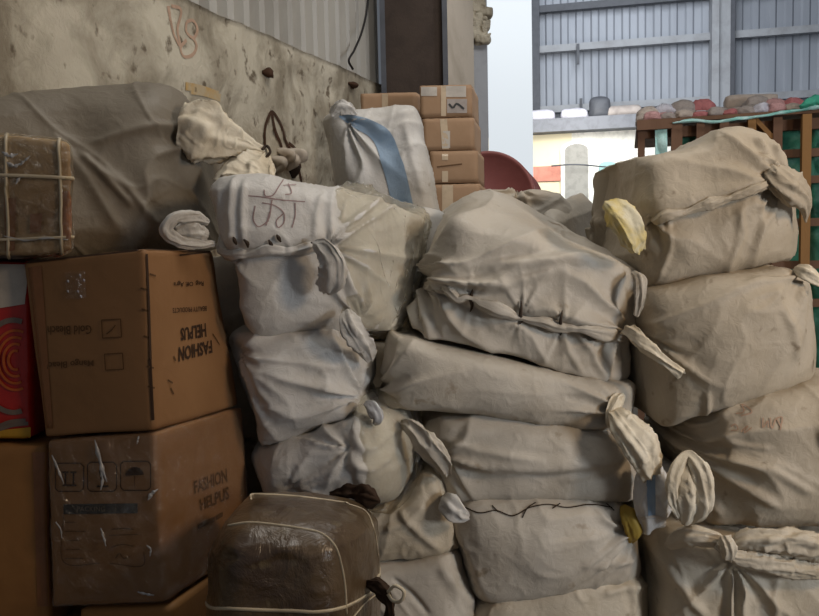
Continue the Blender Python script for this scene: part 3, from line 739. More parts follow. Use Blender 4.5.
# far light cartons in a stack against the dark panel
fs = []
for i, (x0, y0, x1, y1) in enumerate(((420, 84, 472, 117), (423, 117, 474, 150), (430, 150, 478, 183), (432, 183, 480, 217))):
    A_, B_ = at(x0, y1, 4.7), at(x1, y1, 4.7); zt_ = at((x0+x1)/2, y0, 4.7).z; zb_ = at((x0+x1)/2, y1, 4.7).z
    A_.z = B_.z = zb_; At, Bt = A_.copy(), B_.copy(); At.z = Bt.z = zt_-.004
    lab = ['brown carton with two white paper labels, topmost of the far stack', 'brown carton second from top of the far stack, taped down the middle', 'brown carton third from top of the far stack, with a thin dark line', 'brown carton in far stack just above the white sacks'][i]
    root = thing('brown_carton', (A_+B_)/2+Vector((.04, .2, 0)), lab, 'carton', 'brown cartons in the far stack')
    bb = soft('box_body', root, hexc(A_, At, B_, Bt, (.085, .42, 0)), M['kraftfar'], r=.006, puff=(.003, .004, 0), step=.03, lump=.003, seed=20+i, world=True); fs.append((root, bb))
    xm = (x0+x1)/2-2
    if i == 0:
        patch('paper_label', root, bb, [(421, 87), (437, 87), (437, 96), (421, 96)], M['label'], (4, 4)); patch('paper_label', root, bb, [(446, 86), (466, 86), (466, 97), (446, 97)], M['label'], (4, 4)); patch('grey_label', root, bb, [(447, 99), (467, 99), (467, 113), (447, 113)], M['greywrap'], (4, 4))
        strokes('print', root, bb, [[(449, 104), (453, 108), (456, 104), (464, 109)]], .006, M['inkgrey'], .005)
        patch('tape', root, bb, [(441, 86), (446, 86), (446, 116), (441, 116)], M['tape'], (3, 6))
    elif i == 1: patch('tape', root, bb, [(440, 119), (447, 119), (449, 149), (442, 149)], M['tape'], (3, 6)); patch('paper_label', root, bb, [(443, 131), (450, 131), (450, 148), (442, 148)], M['label'], (4, 4))
    elif i == 2: patch('tape', root, bb, [(442, 151), (448, 151), (448, 160), (442, 160)], M['tape'], (3, 3)); patch('tape', root, bb, [(442, 171), (448, 171), (448, 182), (442, 182)], M['tape'], (3, 3)); strokes('print', root, bb, [[(437, 167), (462, 164)]], .004, M['inkfaint'])
    else: patch('tape', root, bb, [(442, 185), (453, 185), (453, 215), (442, 215)], M['tape'], (3, 3))
# the stack carries on down to the floor behind the sacks
zlow = fs[-1][0].location.z; nlow = math.ceil(zlow/.2)
for i in range(nlow):
    c_ = fs[-1][0].copy(); C.objects.link(c_); c_.location.z = zlow*(nlow-1-i)/nlow; c_['label'] = 'brown carton low in the far stack, behind the white sacks'; c_['group'] = 'brown cartons low in the far stack'
    b_ = fs[-1][1].copy(); C.objects.link(b_); b_.parent = c_; b_.scale.z = zlow/nlow/(.2+1e-6)*.97 if False else 1
    hz = fs[-1][1].dimensions.z or .2; b_.scale.z = (zlow/nlow)/max(v.co.z for v in b_.data.vertices)*.99
# small flat carton left of the stack, on a carton pile of its own
A_, B_ = at(361, 130, 5.0), at(417, 130, 5.0); zt_ = at(390, 92.5, 5.0).z
root = thing('brown_carton', (A_+B_)/2+Vector((.1, .2, 0)), 'small brown carton behind the blue-striped sack, left of the far stack', 'carton')
A_.z = B_.z = zt_-.24; At, Bt = A_.copy(), B_.copy(); At.z = Bt.z = zt_; root.location.z = A_.z
bb = soft('box_body', root, hexc(A_, At, B_, Bt, (.12, .4, 0)), M['kraftfar'], r=.006, puff=(.003, .004, 0), step=.03, lump=.003, seed=27, world=True)
patch('tape', root, bb, [(382, 94), (388, 94), (388, 112), (382, 112)], M['tape'], (3, 3))
zlow = root.location.z
for i in range(9):
    c_ = root.copy(); C.objects.link(c_); c_.location.z = zlow*i/9; c_['label'] = 'brown carton in the pile hidden under the small far carton'; c_['group'] = 'brown cartons in the pile under the small far carton'
    b_ = bb.copy(); C.objects.link(b_); b_.parent = c_; b_.scale.z = (zlow/9)/max(v.co.z for v in b_.data.vertices)*.99

# maroon drum lying on its side
dc = at(489, 198, 5.6); R_ = 46/760*5.6
def drum():
    V, Q = [], []; prof = [(0, .0), (.9, .0), (.93, -.015), (1, -.015), (1.0, .02), (.97, .04), (.97, .28), (1, .3), (.97, .32), (.97, .56), (1, .58), (.97, .6), (.97, .84), (1, .86), (1, .88), (.9, .88), (0, .88)]; n = 56
    for r_, y in prof:
        for i in range(n): a = 2*math.pi*i/n; V.append((dc.x+R_*r_*math.cos(a)+.25*y, dc.y+y, dc.z+R_*r_*math.sin(a)))
    for j in range(len(prof)-1):
        for i in range(n): Q.append((j*n+i, j*n+(i+1) % n, (j+1)*n+(i+1) % n, (j+1)*n+i))
    return V, Q
o = mesh_obj('drum', *drum(), M['maroon']); tag(o, 'maroon round drum lying on its side, right of the far carton stack', 'drum')
DRUM_Z = dc.z-R_
# ================================================================== SACKS
sup = None; snum = 0
def support(x0, x1, y0, y1, ztop, rows=None, gap=.0):
    global sup, snum
    n = rows or max(1, round(ztop/.36)); h = ztop/n
    for i in range(n):
        if sup is None:
            e = [[Vector((x, -.5, 0)), Vector((x, -.5, 1)), Vector((x, .5, 1)), Vector((x, .5, 0))] for x in (-.5, .5)]
            sup = soft('woven_sack', None, e, M['sand'], r=.16, puff=(0, 0, 0), step=.05, lump=.02, fine=0, seed=90, world=True); o = sup
        else: o = sup.copy(); C.objects.link(o)
        o.location = ((x0+x1)/2, (y0+y1)/2, h*i); o.scale = (x1-x0, y1-y0, h*.985)
        tag(o, 'plain sack low in the stacks, behind the front rows', 'sack', 'plain sacks low behind the front rows')
def under(cols, ins=.05, lift=0):
    P = np.array([[list(v) for v in (c if isinstance(c, list) else wpts(c))] for c in cols]).reshape(-1, 3)
    support(P[:, 0].min()+ins, P[:, 0].max()-ins, P[:, 1].min()+ins, P[:, 1].max()-ins, P[:, 2].min()+lift)
# --- big grey sheeted bale against the concrete wall
gcols = [(2.6, -40, 262, -50, 104, .36), (2.68, 40, 258, -8, 93, .4), (2.82, 120, 252, 60, 85, .42), (2.95, 190, 248, 160, 85, .42), (3.14, 224, 246, 196, 106, .35)]
g = thing('sheeted_bale', base_of(gcols), 'large grey-brown sheeted bale lying against the concrete wall', 'bale')
gb = soft('body', g, gcols, M['greybag'], r=.1, puff=(.03, .05, .02), seed=31, lump=.015, Yf=2.88, wr=[(5, .016, -48, 3)],
          feats=[('r', [(92, 156), (112, 176), (140, 208)], .022, .014), ('r', [(112, 172), (135, 190), (158, 222)], .018, .014), ('r', [(98, 148), (140, 132), (182, 116)], .012, .012), ('r', [(70, 140), (100, 180), (128, 232)], .016, .02),
                 ('p', (186, 118), .28, 9, .02, 250, 60), ('r', [(170, 140), (186, 175), (204, 216)], .018, .018), ('b', (140, 120), .12, .012)])
tail = tube('cloth_tail', g, [(180, 126, 2.96), (200, 130, 2.97), (222, 140, 3.0), (246, 149, 3.03), (268, 154, 3.04)], [.08, .115, .09, .05, .016], M['ear'], 7, .16, 1.4, .6, nl=60, nr=60, noise=.12, seed=2)
tube('cloth_tail', g, [(267, 153, 3.04), (262, 160, 3.02), (252, 174, 2.99), (244, 190, 2.95)], [.014, .06, .1, .11], M['ear'], 8, .14, .6, .5, nl=40, nr=60, noise=.14, seed=5)
tube('tie_cord', tail, [(262, 150, 3.02), (266, 146, 3.03), (270, 152, 3.01), (266, 158, 3.01)], .006, M['stitch'], nr=8)

# --- left-middle stack
acols = [(2.64, 234, 262, 204, 186, .4), (2.58, 246, 326, 226, 175, .42), (2.6, 300, 333, 290, 179, .42), (2.68, 372, 334, 348, 188, .42), (2.85, 402, 330, 398, 206, .36), (3.05, 412, 300, 430, 216, .2)]
A, Ab = sack(acols, 'white sack with red scrawled letters and clear wrap, right of the upper carton', 'white', r=.085, puff=(.03, .05, .02), seed=41, Yf=2.6, lump=.014, wr=[(6, .012, 60, 2.5)],
   feats=[('r', [(236, 180), (234, 212), (237, 245)], .012, .011), ('r', [(247, 182), (246, 214), (249, 246)], .012, .011), ('r', [(322, 190), (318, 215), (316, 240)], .01, .012), ('r', [(222, 190), (220, 215), (224, 245)], .01, .01), ('s', [(214, 252), (250, 249), (290, 248), (325, 243)], .014, .012, .07),
          ('p', (330, 246), .26, 12, .022, 20, 75), ('p', (220, 254), .2, 8, .016, -60, 60), ('r', [(345, 205), (338, 222), (332, 240)], .018, .013), ('r', [(362, 212), (346, 230), (336, 245)], .018, .012), ('r', [(352, 300), (345, 275), (338, 258)], .016, .013), ('b', (375, 240), .09, .02), ('b', (270, 300), .1, .02), ('p', (365, 320), .2, 10, .02, 110, 70)])
strokes('handwriting', A, Ab, [[(248, 196), (260, 197), (280, 200), (305, 202)], [(264, 190), (265, 196), (272, 196), (278, 188), (283, 180)], [(288, 184), (291, 194), (285, 195)], [(283, 186), (296, 185)], [(255, 206), (254, 222), (258, 227), (266, 223), (272, 200)], [(268, 222), (270, 212), (266, 226)], [(262, 203), (275, 206), (284, 214), (283, 224), (278, 228), (276, 222), (283, 214)], [(295, 203), (295, 216), (292, 228)]], .0021, M['redink'])
seamA = ontube('stitched_seam', A, Ab, [(213, 254), (232, 252), (250, 251), (270, 247), (290, 249), (308, 245), (326, 243)], [.016, .02, .012, .02, .012, .02, .014], M['white'], lift=.012, pl=5, amp=.14, tw=16, nl=90, nr=24, noise=.15)
for q in ((235, 240), (246, 242), (271, 243), (279, 238), (313, 244)): tube('stitch_knot', seamA, [tuple(hit(Ab, q[0]-2, q[1]-3, .008)[0]), tuple(hit(Ab, q[0], q[1], .016)[0]), tuple(hit(Ab, q[0]+2, q[1]+4, .008)[0])], [.003, .007, .003], M['stitch'], world=True, nl=8, nr=8)
tube('tied_corner', A, [(314, 244, 2.52), (324, 250, 2.48), (332, 264, 2.46), (331, 278, 2.47), (322, 288, 2.5)], [.014, .04, .05, .048, .03], M['white'], 6, .13, 1.2, .5, nl=46, nr=48, noise=.16, seed=3)
tube('tied_corner', A, [(214, 244, 2.58), (196, 243, 2.46), (178, 240, 2.4), (167, 230, 2.38), (172, 220, 2.38), (190, 217, 2.42), (208, 222, 2.5)], [.011, .019, .02, .021, .018, .021, .011], M['white'], 5, .16, 6, .8, nl=80, nr=36, noise=.15, seed=4)
tube('tied_corner', A, [(206, 236, 2.5), (190, 232, 2.44), (176, 231, 2.42)], [.02, .035, .015], M['white'], 5, .12, 2, .5, nl=30, nr=30, noise=.2, seed=9)
soft('clear_wrap', A, [(2.62, 330, 332, 326, 188, .4), (2.68, 372, 334, 350, 189, .42), (2.85, 402, 330, 398, 206, .36), (3.05, 414, 300, 432, 215, .2)], M['filmdull'], r=.085, puff=(.03, .05, .02), seed=41, lump=.014, gap=.018, wr=[(7, .03, 60, 2), (12, .014, 20, 2)], fine=.006)
tube('tied_corner', A, [(347, 312, 2.56), (350, 324, 2.5), (358, 338, 2.5), (366, 350, 2.55), (370, 360, 2.6)], [.016, .034, .036, .032, .016], M['white'], 6, .16, 2, .6, nl=46, nr=44, noise=.2, seed=6)

bcols = [(2.72, 262, 448, 224, 336, .4), (2.6, 264, 447, 246, 333, .42), (2.58, 306, 434, 294, 331, .42), (2.6, 346, 422, 344, 334, .42), (2.72, 374, 412, 372, 352, .36)]
B, Bb = sack(bcols, 'white sack pleated at both ends, under the sack with red scrawled letters', 'white', r=.075, puff=(.03, .05, .02), seed=43, Yf=2.6, lump=.014, wr=[(6, .010, 20, 2.5)],
   feats=[('p', (232, 352), .25, 10, .018, -20, 70), ('p', (368, 400), .26, 12, .022, 160, 70), ('r', [(250, 352), (266, 362), (300, 368)], .012, .014), ('r', [(322, 380), (345, 390), (366, 400)], .016, .014), ('b', (290, 395), .1, .015)])
tube('tied_corner', B, [(366, 404, 2.6), (374, 410, 2.54), (378, 418, 2.52), (374, 424, 2.54)], [.012, .025, .02, .006], M['silver'], 5, .14, 2, .8, nl=24, nr=24, noise=.2, seed=7)

ccols = [(2.72, 268, 500, 246, 454, .4), (2.6, 272, 502, 266, 449, .42), (2.56, 320, 506, 310, 436, .42), (2.52, 362, 508, 356, 422, .42), (2.6, 396, 503, 400, 420, .4), (2.75, 414, 474, 414, 432, .34)]
Cc, Cb = sack(ccols, 'white sack with clouded plastic over its round right end, lying behind the dark bale', 'white', r=.08, puff=(.03, .05, .02), seed=45, Yf=2.56, lump=.014, wr=[(6, .010, 10, 2.5)],
   feats=[('p', (352, 440), .2, 9, .018, 190, 60), ('s', [(352, 428), (350, 450), (360, 480)], .012, .01, .06), ('r', [(355, 458), (370, 462), (392, 452)], .02, .014), ('r', [(356, 436), (366, 444), (380, 440)], .016, .014), ('b', (382, 470), .08, .02), ('p', (290, 488), .18, 7, .014, 20, 60)])
soft('clouded_plastic', Cc, [(2.53, 350, 506, 350, 424, .42), (2.52, 368, 508, 366, 421, .42), (2.6, 397, 503, 400, 419, .4), (2.75, 415, 474, 415, 431, .34)], M['filmdull'], r=.08, puff=(.03, .05, .02), seed=45, lump=.014, gap=.032, wr=[(8, .02, 40, 2)], fine=.005)
strokes('cord', Cc, Cb, [[(414, 440), (416, 455), (416, 470)]], .003, M['strap'], .02)

icols = [(2.7, 262, 566, 256, 506, .42), (2.66, 330, 566, 330, 506, .42), (2.62, 400, 564, 404, 502, .42), (2.62, 446, 556, 428, 480, .42), (2.7, 464, 548, 446, 476, .36)]
I_, Ib = sack(icols, 'crumpled cream sack at the foot of the round-ended white sack, right of the dark bale', 'cream', r=.06, puff=(.02, .03, .02), seed=47, Yf=2.62, lump=.014, wr=[(8, .014, 60, 2), (7, .01, 10, 2)],
   feats=[('r', [(428, 478), (440, 505), (452, 545)], .018, .016), ('r', [(400, 510), (420, 530), (440, 548)], .014, .014), ('r', [(384, 528), (408, 520), (424, 500)], .012, .012)])
jcols = [(2.64, 262, 730, 258, 568, .42), (2.62, 330, 730, 330, 568, .42), (2.58, 420, 726, 400, 566, .42), (2.58, 470, 724, 448, 556, .42), (2.66, 492, 716, 464, 552, .36)]
def ground(cols):
    out = []
    for c in cols:
        p = at(c[1], c[2], c[0]); # find the row where this line meets the floor
        y = c[2]
        while at(c[1], y, c[0]).z < .012: y -= .5
        out.append((c[0], c[1], y)+tuple(c[3:]))
    return out
jcols = ground(jcols)
J, Jb = sack(jcols, 'pale sack lowest by the dark bale, its long diagonal folds below the crumpled cream sack', 'pale', r=.06, puff=(.02, .03, .02), seed=49, Yf=2.6, lump=.014, wr=[(6, .012, -50, 2.5)],
   feats=[('r', [(392, 575), (412, 590), (430, 610)], -.014, .01), ('r', [(440, 560), (456, 585), (472, 612)], .02, .02)])

for lab, y0, y1, sd in (('shadowed tan sack in the gap between the upper carton and the scrawled sack', 258, 346, 92), ('shadowed tan sack in the gap between cartons and the pleated white sack', 348, 440, 93)):
    sack([(2.98, 170, y1, 170, y0, .3), (2.95, 215, y1, 215, y0, .34), (2.98, 262, y1, 258, y0, .34)], lab, 'cream', r=.05, seed=sd, step=.012, wr=[(6, .014, 60, 2)])
under([(2.98, 170, 442, 170, 348, .3), (2.98, 262, 442, 258, 348, .34)], .02)
# --- dark film-wrapped bale with white straps, in front
dcols = [(1.98, 198, 690, 206, 545, (246, 494, 2.36)), (1.9, 214, 696, 222, 534, (256, 490, 2.36)), (1.9, 280, 700, 280, 530, (300, 489, 2.38)), (1.92, 336, 696, 332, 533, (338, 492, 2.38)), (2.06, 374, 680, 372, 524, (378, 506, 2.38))]
dk = thing('wrapped_bale', base_of(dcols), 'dark brown film-wrapped bale with white straps in the front', 'bale')
dbod = soft('body', dk, dcols, M['bale'], r=.07, puff=(.02, .03, .015), step=.008, seed=51, Yf=1.9, lump=.014, wr=[(8, .008, 5, 2.5)], feats=[('r', [(230, 545), (262, 552), (300, 548)], .014, .014), ('r', [(215, 560), (240, 548), (300, 556)], -.012, .014)])
loop('strap', dk, dbod, 'b', .12, M['strap'], .004, .003)
for pts in ([(228, 526), (246, 523), (275, 525), (302, 529), (322, 534), (334, 545), (341, 565), (345, 590), (346, 614)], [(250, 494), (280, 495), (320, 499), (348, 503)], [(345, 503), (366, 512), (374, 530), (378, 556)], [(384, 590), (368, 600), (352, 618)]):
    ontube('strap', dk, dbod, pts, .0036, M['strap'], lift=.001, nr=8, nl=50, flatk=.5)
tube('burlap_scrap', dk, [(330, 494, 2.36), (352, 492, 2.33), (370, 498, 2.3), (380, 502, 2.28)], [.008, .024, .028, .005], M['darkcloth'], 6, .2, 3, .6, nl=36, nr=30, noise=.5, seed=8)
tube('burlap_scrap', dk, [(366, 584, 2.05), (380, 588, 2.02), (388, 600, 2.0), (388, 630, 2.0)], [.01, .026, .02, .016], M['darkcloth'], 6, .2, 3, .7, nl=36, nr=30, noise=.4, seed=10)
tube('strap_tail', dk, [(388, 592, 1.99), (396, 586, 1.97), (404, 592, 1.96), (402, 600, 1.96), (392, 600, 1.98), (388, 594, 1.99)], .005, M['strap'], nr=8)
zb = min(v.z for c in dcols for v in wpts(c))
x0, x1 = at(200, 690, 1.95).x, at(356, 690, 1.95).x
bx = [[Vector((x, 1.93, .0)), Vector((x, 1.93, zb+.01)), Vector((x, 2.4, zb+.01)), Vector((x, 2.4, .0))] for x in (x0+.02, x1-.01)]
tag(soft('plain_carton', None, bx, M['kraft2'], r=.01, step=.03, puff=(0, .004, 0), lump=.003, seed=53, world=True), 'plain carton on the floor under the dark film-wrapped bale', 'carton')

# --- centre stack
Dcols = [(2.86, 404, 318, 434, 236, (448, 206, 3.15)), (2.74, 420, 340, 452, 221, (470, 192, 3.2)), (2.7, 470, 350, 492, 227, (500, 188, 3.22)), (2.68, 540, 366, 552, 243, (560, 221, 3.2)), (2.7, 604, 384, 616, 264, (612, 250, 3.15)), (2.8, 630, 380, 640, 272, (636, 262, 3.1))]
D, Db = sack(Dcols, 'large white sack with a twisted stitched seam and tied corners, topmost of the centre stack', 'pale', r=.045, puff=(.02, .035, .0), seed=61, Yf=2.7, lump=.012, wr=[(4.5, .012, -12, 3)],
   feats=[('p', (416, 278), .42, 13, .03, -10, 80), ('p', (416, 282), .22, 10, .024, -75, 50), ('s', [(420, 276), (470, 300), (520, 314), (562, 324), (634, 336)], .02, .014, .09),
          ('r', [(420, 274), (500, 262), (600, 256)], .024, .02), ('r', [(424, 270), (470, 262), (545, 252)], -.012, .02), ('r', [(430, 282), (500, 286), (560, 268)], .02, .018), ('p', (470, 300), .11, 8, .007), ('p', (520, 312), .12, 8, .007), ('p', (561, 323), .12, 8, .007), ('p', (632, 334), .26, 11, .024, 180, 80), ('r', [(575, 330), (590, 350), (604, 378)], .016, .014), ('r', [(560, 326), (566, 350), (580, 372)], .01, .012), ('b', (470, 330), .1, .02), ('b', (540, 345), .08, .015)])
seamD = ontube('stitched_seam', D, Db, [(418, 280), (440, 288), (470, 300), (496, 306), (520, 314), (542, 318), (561, 323), (600, 329), (632, 336)], [.014, .026, .009, .026, .009, .024, .009, .03, .014], M['pale'], lift=.016, pl=5, amp=.14, tw=14, nl=120, nr=26, noise=.14)
for q in ((471, 300), (521, 313), (561, 323)):
    for s in (-1, 1): tube('stitch_knot', seamD, [tuple(hit(Db, q[0], q[1], .016)[0]), tuple(hit(Db, q[0]+s*1.5, q[1]+s*7, .012)[0]), tuple(hit(Db, q[0]-s*1.5, q[1]+s*12, .006)[0])], [.007, .005, .002], M['stitch'], world=True, nl=10, nr=8)
tube('tied_corner', D, [(628, 330, 2.68), (642, 342, 2.6), (656, 354, 2.56), (668, 364, 2.54), (682, 375, 2.53)], [.03, .026, .02, .017, .02], M['ear'], 5, .2, 7, .9, nl=50, nr=32, noise=.12, seed=11)
tube('tied_corner', D, [(634, 272, 2.7), (640, 280, 2.64), (640, 296, 2.63), (636, 316, 2.66)], [.01, .02, .02, .01], M['pale'], 6, .18, 3, .5, nl=36, nr=36, noise=.15, seed=12)

Ecols = [(2.78, 376, 404, 388, 330, .4), (2.66, 392, 411, 402, 338, .44), (2.63, 470, 417, 474, 356, .44), (2.63, 550, 428, 550, 372, .44), (2.66, 616, 432, 622, 384, .44), (2.76, 632, 426, 638, 384, .4)]
E, Eb = sack(Ecols, 'smooth flat white sack sloping down under the topmost centre sack', 'pale', r=.05, puff=(.02, .05, .02), seed=63, Yf=2.65, lump=.01, wr=[(5, .006, -10, 3)],
   feats=[('p', (374, 392), .22, 10, .022, 20, 70), ('p', (622, 408), .2, 10, .02, 180, 60), ('r', [(400, 345), (392, 370), (384, 398)], .014, .014)])
tube('tied_corner', E, [(614, 408, 2.64), (622, 420, 2.54), (634, 436, 2.49), (646, 456, 2.48), (652, 474, 2.5)], [.016, .05, .064, .062, .036], M['ear'], 6, .14, 1.6, .6, nl=60, nr=56, noise=.16, seed=13)
tube('tied_corner', E, [(624, 396, 2.66), (616, 404, 2.6), (612, 418, 2.58), (618, 428, 2.6)], [.012, .03, .03, .01], M['ear'], 6, .14, 2, .6, nl=30, nr=40, noise=.16, seed=15)

Fcols = [(2.76, 428, 476, 424, 424, .4), (2.66, 448, 501, 446, 421, .44), (2.62, 500, 505, 500, 420, .44), (2.62, 570, 506, 570, 428, .44), (2.65, 624, 505, 622, 432, .44), (2.76, 642, 500, 634, 434, .4)]
Fk, Fb = sack(Fcols, 'grey-white sack creased along its length, third from the top in the centre stack', 'pale', r=.055, puff=(.02, .05, .02), seed=65, Yf=2.63, lump=.012, wr=[(5, .008, 0, 3)],
   feats=[('s', [(440, 458), (480, 467), (540, 469), (600, 464), (640, 458)], .018, .012, .06), ('p', (440, 455), .18, 9, .018, 0, 70), ('r', [(560, 478), (590, 470), (630, 462)], .012, .014), ('r', [(444, 440), (480, 448), (540, 456)], .01, .014)])
tube('tied_corner', Fk, [(402, 424, 2.62), (414, 430, 2.55), (426, 444, 2.53), (440, 462, 2.55), (446, 474, 2.6)], [.016, .036, .046, .04, .02], M['pale'], 6, .15, 2, .6, nl=46, nr=44, noise=.18, seed=16)

Gcols = [(2.74, 466, 580, 444, 512, .4), (2.64, 480, 600, 462, 504, .44), (2.6, 530, 602, 530, 502, .44), (2.6, 590, 590, 590, 504, .44), (2.64, 630, 584, 620, 506, .44), (2.74, 644, 574, 636, 520, .4)]
G, Gb = sack(Gcols, 'white sack with dark stitching along its top edge, fourth down in the centre stack', 'pale', r=.055, puff=(.02, .06, .02), seed=67, Yf=2.61, lump=.014, wr=[(6, .010, 35, 2.5)],
   feats=[('b', (540, 545), .12, .02), ('r', [(575, 560), (600, 545), (625, 528)], .016, .012), ('r', [(455, 515), (470, 550), (485, 590)], .012, .016), ('p', (636, 530), .2, 9, .02, 200, 60), ('r', [(590, 560), (612, 556), (636, 560)], .012, .012)])
strokes('stitching', G, Gb, [[(466, 508), (480, 513), (496, 511), (512, 516), (530, 508), (548, 505), (566, 508), (590, 505), (612, 508)], [(522, 518), (528, 508), (536, 503)], [(492, 506), (498, 512)], [(560, 504), (552, 509)], [(606, 504), (614, 511)]], .0024, M['stitch'], .004)
tube('tied_corner', G, [(444, 496, 2.62), (450, 506, 2.55), (458, 514, 2.53), (468, 518, 2.56)], [.012, .04, .035, .01], M['white'], 6, .15, 2, .6, nl=30, nr=40, noise=.2, seed=17)
tube('mustard_flap', G, [(624, 506, 2.62), (630, 516, 2.56), (634, 530, 2.56), (632, 542, 2.6)], [.012, .03, .03, .01], M['mustard'], 4, .15, 1, .5, nl=26, nr=28, noise=.2, seed=18)

Hcols = ground([(2.7, 474, 730, 462, 616, .4), (2.6, 490, 740, 488, 608, .44), (2.58, 540, 740, 536, 594, .44), (2.58, 600, 740, 596, 580, .44), (2.62, 636, 736, 634, 578, .44), (2.72, 656, 720, 652, 588, .4)])
H, Hb = sack(Hcols, 'cream sack at the foot of the centre stack, only its wrinkled top showing', 'cream', r=.055, puff=(.02, .04, .02), seed=69, Yf=2.6, lump=.016, wr=[(7, .012, 20, 2.5)], feats=[('r', [(600, 590), (625, 586), (645, 592)], .014, .012), ('r', [(628, 582), (634, 600), (632, 616)], .014, .012)])

# --- right stack
Mcols = [(3.05, 612, 246, 617, 170, .36), (2.86, 627, 268, 622, 162, .42), (2.72, 652, 289, 642, 156, .46), (2.68, 712, 275, 700, 143, .46), (2.68, 760, 266, 750, 124, .46), (2.72, 784, 262, 776, 146, .44), (2.84, 798, 256, 797, 186, .36)]
Mk, Mb = sack(Mcols, 'cream sack with a yellow knotted corner, topmost of the right stack', 'sand', r=.06, puff=(.02, .05, .02), seed=71, Yf=2.7, lump=.012, wr=[(5, .009, 65, 2.5)],
   feats=[('s', [(645, 220), (700, 205), (770, 180)], .02, .013, .08), ('p', (772, 181), .26, 8, .018, 120, 70), ('p', (772, 182), .22, 8, .016, 250, 60), ('r', [(768, 178), (762, 156), (752, 136)], .022, .014), ('r', [(775, 176), (772, 158), (766, 146)], .02, .012), ('p', (640, 215), .25, 9, .02, -60, 60), ('r', [(636, 172), (630, 195), (634, 214)], .014, .014), ('r', [(662, 216), (665, 250), (655, 282)], .01, .012), ('b', (700, 178), .12, -.012), ('r', [(614, 176), (612, 200), (622, 220)], .012, .014), ('r', [(730, 210), (736, 235), (725, 262)], .01, .014), ('r', [(755, 200), (756, 228), (748, 256)], .01, .014)])
ontube('stitched_seam', Mk, Mb, [(646, 221), (668, 214), (686, 209), (704, 203), (724, 197), (746, 189), (770, 180)], [.012, .02, .012, .022, .014, .022, .012], M['sand'], lift=.01, pl=5, amp=.14, tw=14, nl=90, nr=24, noise=.15)
tube('knotted_corner', Mk, [(614, 206, 2.72), (620, 214, 2.62), (628, 224, 2.58), (634, 236, 2.59), (640, 248, 2.64)], [.034, .062, .064, .058, .03], M['yellow'], 5, .1, 1, .7, nl=46, nr=44, noise=.18, seed=19)
tube('tied_corner', Mk, [(768, 164, 2.66), (780, 178, 2.62), (794, 190, 2.63), (804, 202, 2.66), (806, 222, 2.7)], [.016, .05, .055, .03, .004], M['sand'], 6, .15, 1, .6, nl=46, nr=44, noise=.15, seed=20)

Ncols = [(2.8, 638, 392, 634, 304, .4), (2.66, 664, 428, 650, 292, .46), (2.6, 700, 420, 690, 282, .46), (2.58, 750, 406, 744, 273, .46), (2.62, 796, 389, 796, 268, .46), (2.76, 818, 376, 812, 280, .4)]
N_, Nb = sack(Ncols, 'cream sack with smudged plain front, second from the top in the right stack', 'sand', r=.06, puff=(.025, .06, .02), seed=73, Yf=2.62, lump=.014, wr=[(5, .010, 60, 2.5)],
   feats=[('p', (645, 336), .22, 9, .02, -60, 60), ('r', [(644, 330), (680, 312), (720, 292), (760, 276)], .012, .01), ('p', (806, 274), .24, 9, .02, 225, 60), ('b', (720, 350), .12, .015), ('r', [(700, 390), (702, 404), (704, 416)], .012, .01), ('r', [(770, 300), (784, 330), (790, 360)], .01, .016)])
tube('tied_corner', N_, [(796, 268, 2.62), (806, 272, 2.58), (816, 280, 2.58), (828, 288, 2.6)], [.014, .028, .02, .006], M['ear'], 5, .16, 2, .6, nl=30, nr=32, noise=.15, seed=21)

Ocols = [(2.78, 694, 500, 674, 440, .4), (2.64, 706, 526, 698, 416, .46), (2.56, 746, 530, 742, 402, .46), (2.54, 800, 530, 800, 391, .46), (2.56, 856, 528, 856, 386, .46), (2.7, 900, 510, 896, 396, .4)]
O_, Ob = sack(Ocols, 'cream sack with faint red handwriting, third from the top in the right stack', 'sand', r=.06, puff=(.025, .07, .02), seed=75, Yf=2.56, lump=.014, wr=[(5, .012, -35, 2.5)],
   feats=[('p', (684, 446), .3, 11, .026, -30, 70), ('r', [(700, 462), (730, 480), (770, 500)], .02, .016), ('r', [(690, 452), (705, 490), (722, 520)], .018, .014), ('s', [(721, 408), (722, 430), (724, 444)], .01, .01, .05), ('r', [(806, 424), (810, 440), (815, 455)], .018, .012), ('r', [(725, 440), (745, 443), (760, 443)], .01, .008), ('r', [(720, 456), (760, 462), (800, 486)], .014, .016)])
strokes('handwriting', O_, Ob, [[(736, 414), (744, 412), (742, 405), (752, 412), (741, 416)], [(731, 427), (735, 424), (738, 430), (731, 431)], [(741, 432), (748, 426), (744, 433), (752, 428)], [(763, 418), (763, 428), (768, 421), (768, 428)], [(770, 418), (772, 429), (776, 419), (781, 428)], [(776, 419), (781, 417), (780, 430)]], .0022, M['redink2'])
tube('tied_corner', O_, [(690, 520, 2.5), (680, 512, 2.45), (674, 492, 2.44), (678, 468, 2.44), (688, 456, 2.45), (697, 466, 2.43), (702, 490, 2.42), (698, 514, 2.44), (690, 522, 2.48)], [.014, .024, .026, .026, .022, .03, .036, .028, .012], M['ear'], 6, .13, 3, .7, nl=90, nr=36, noise=.14, seed=22)
tube('tied_corner', O_, [(686, 524, 2.46), (689, 506, 2.43), (688, 484, 2.43), (686, 462, 2.45)], [.016, .034, .034, .014], M['ear'], 5, .13, 1, .6, nl=40, nr=36, noise=.14, seed=29)

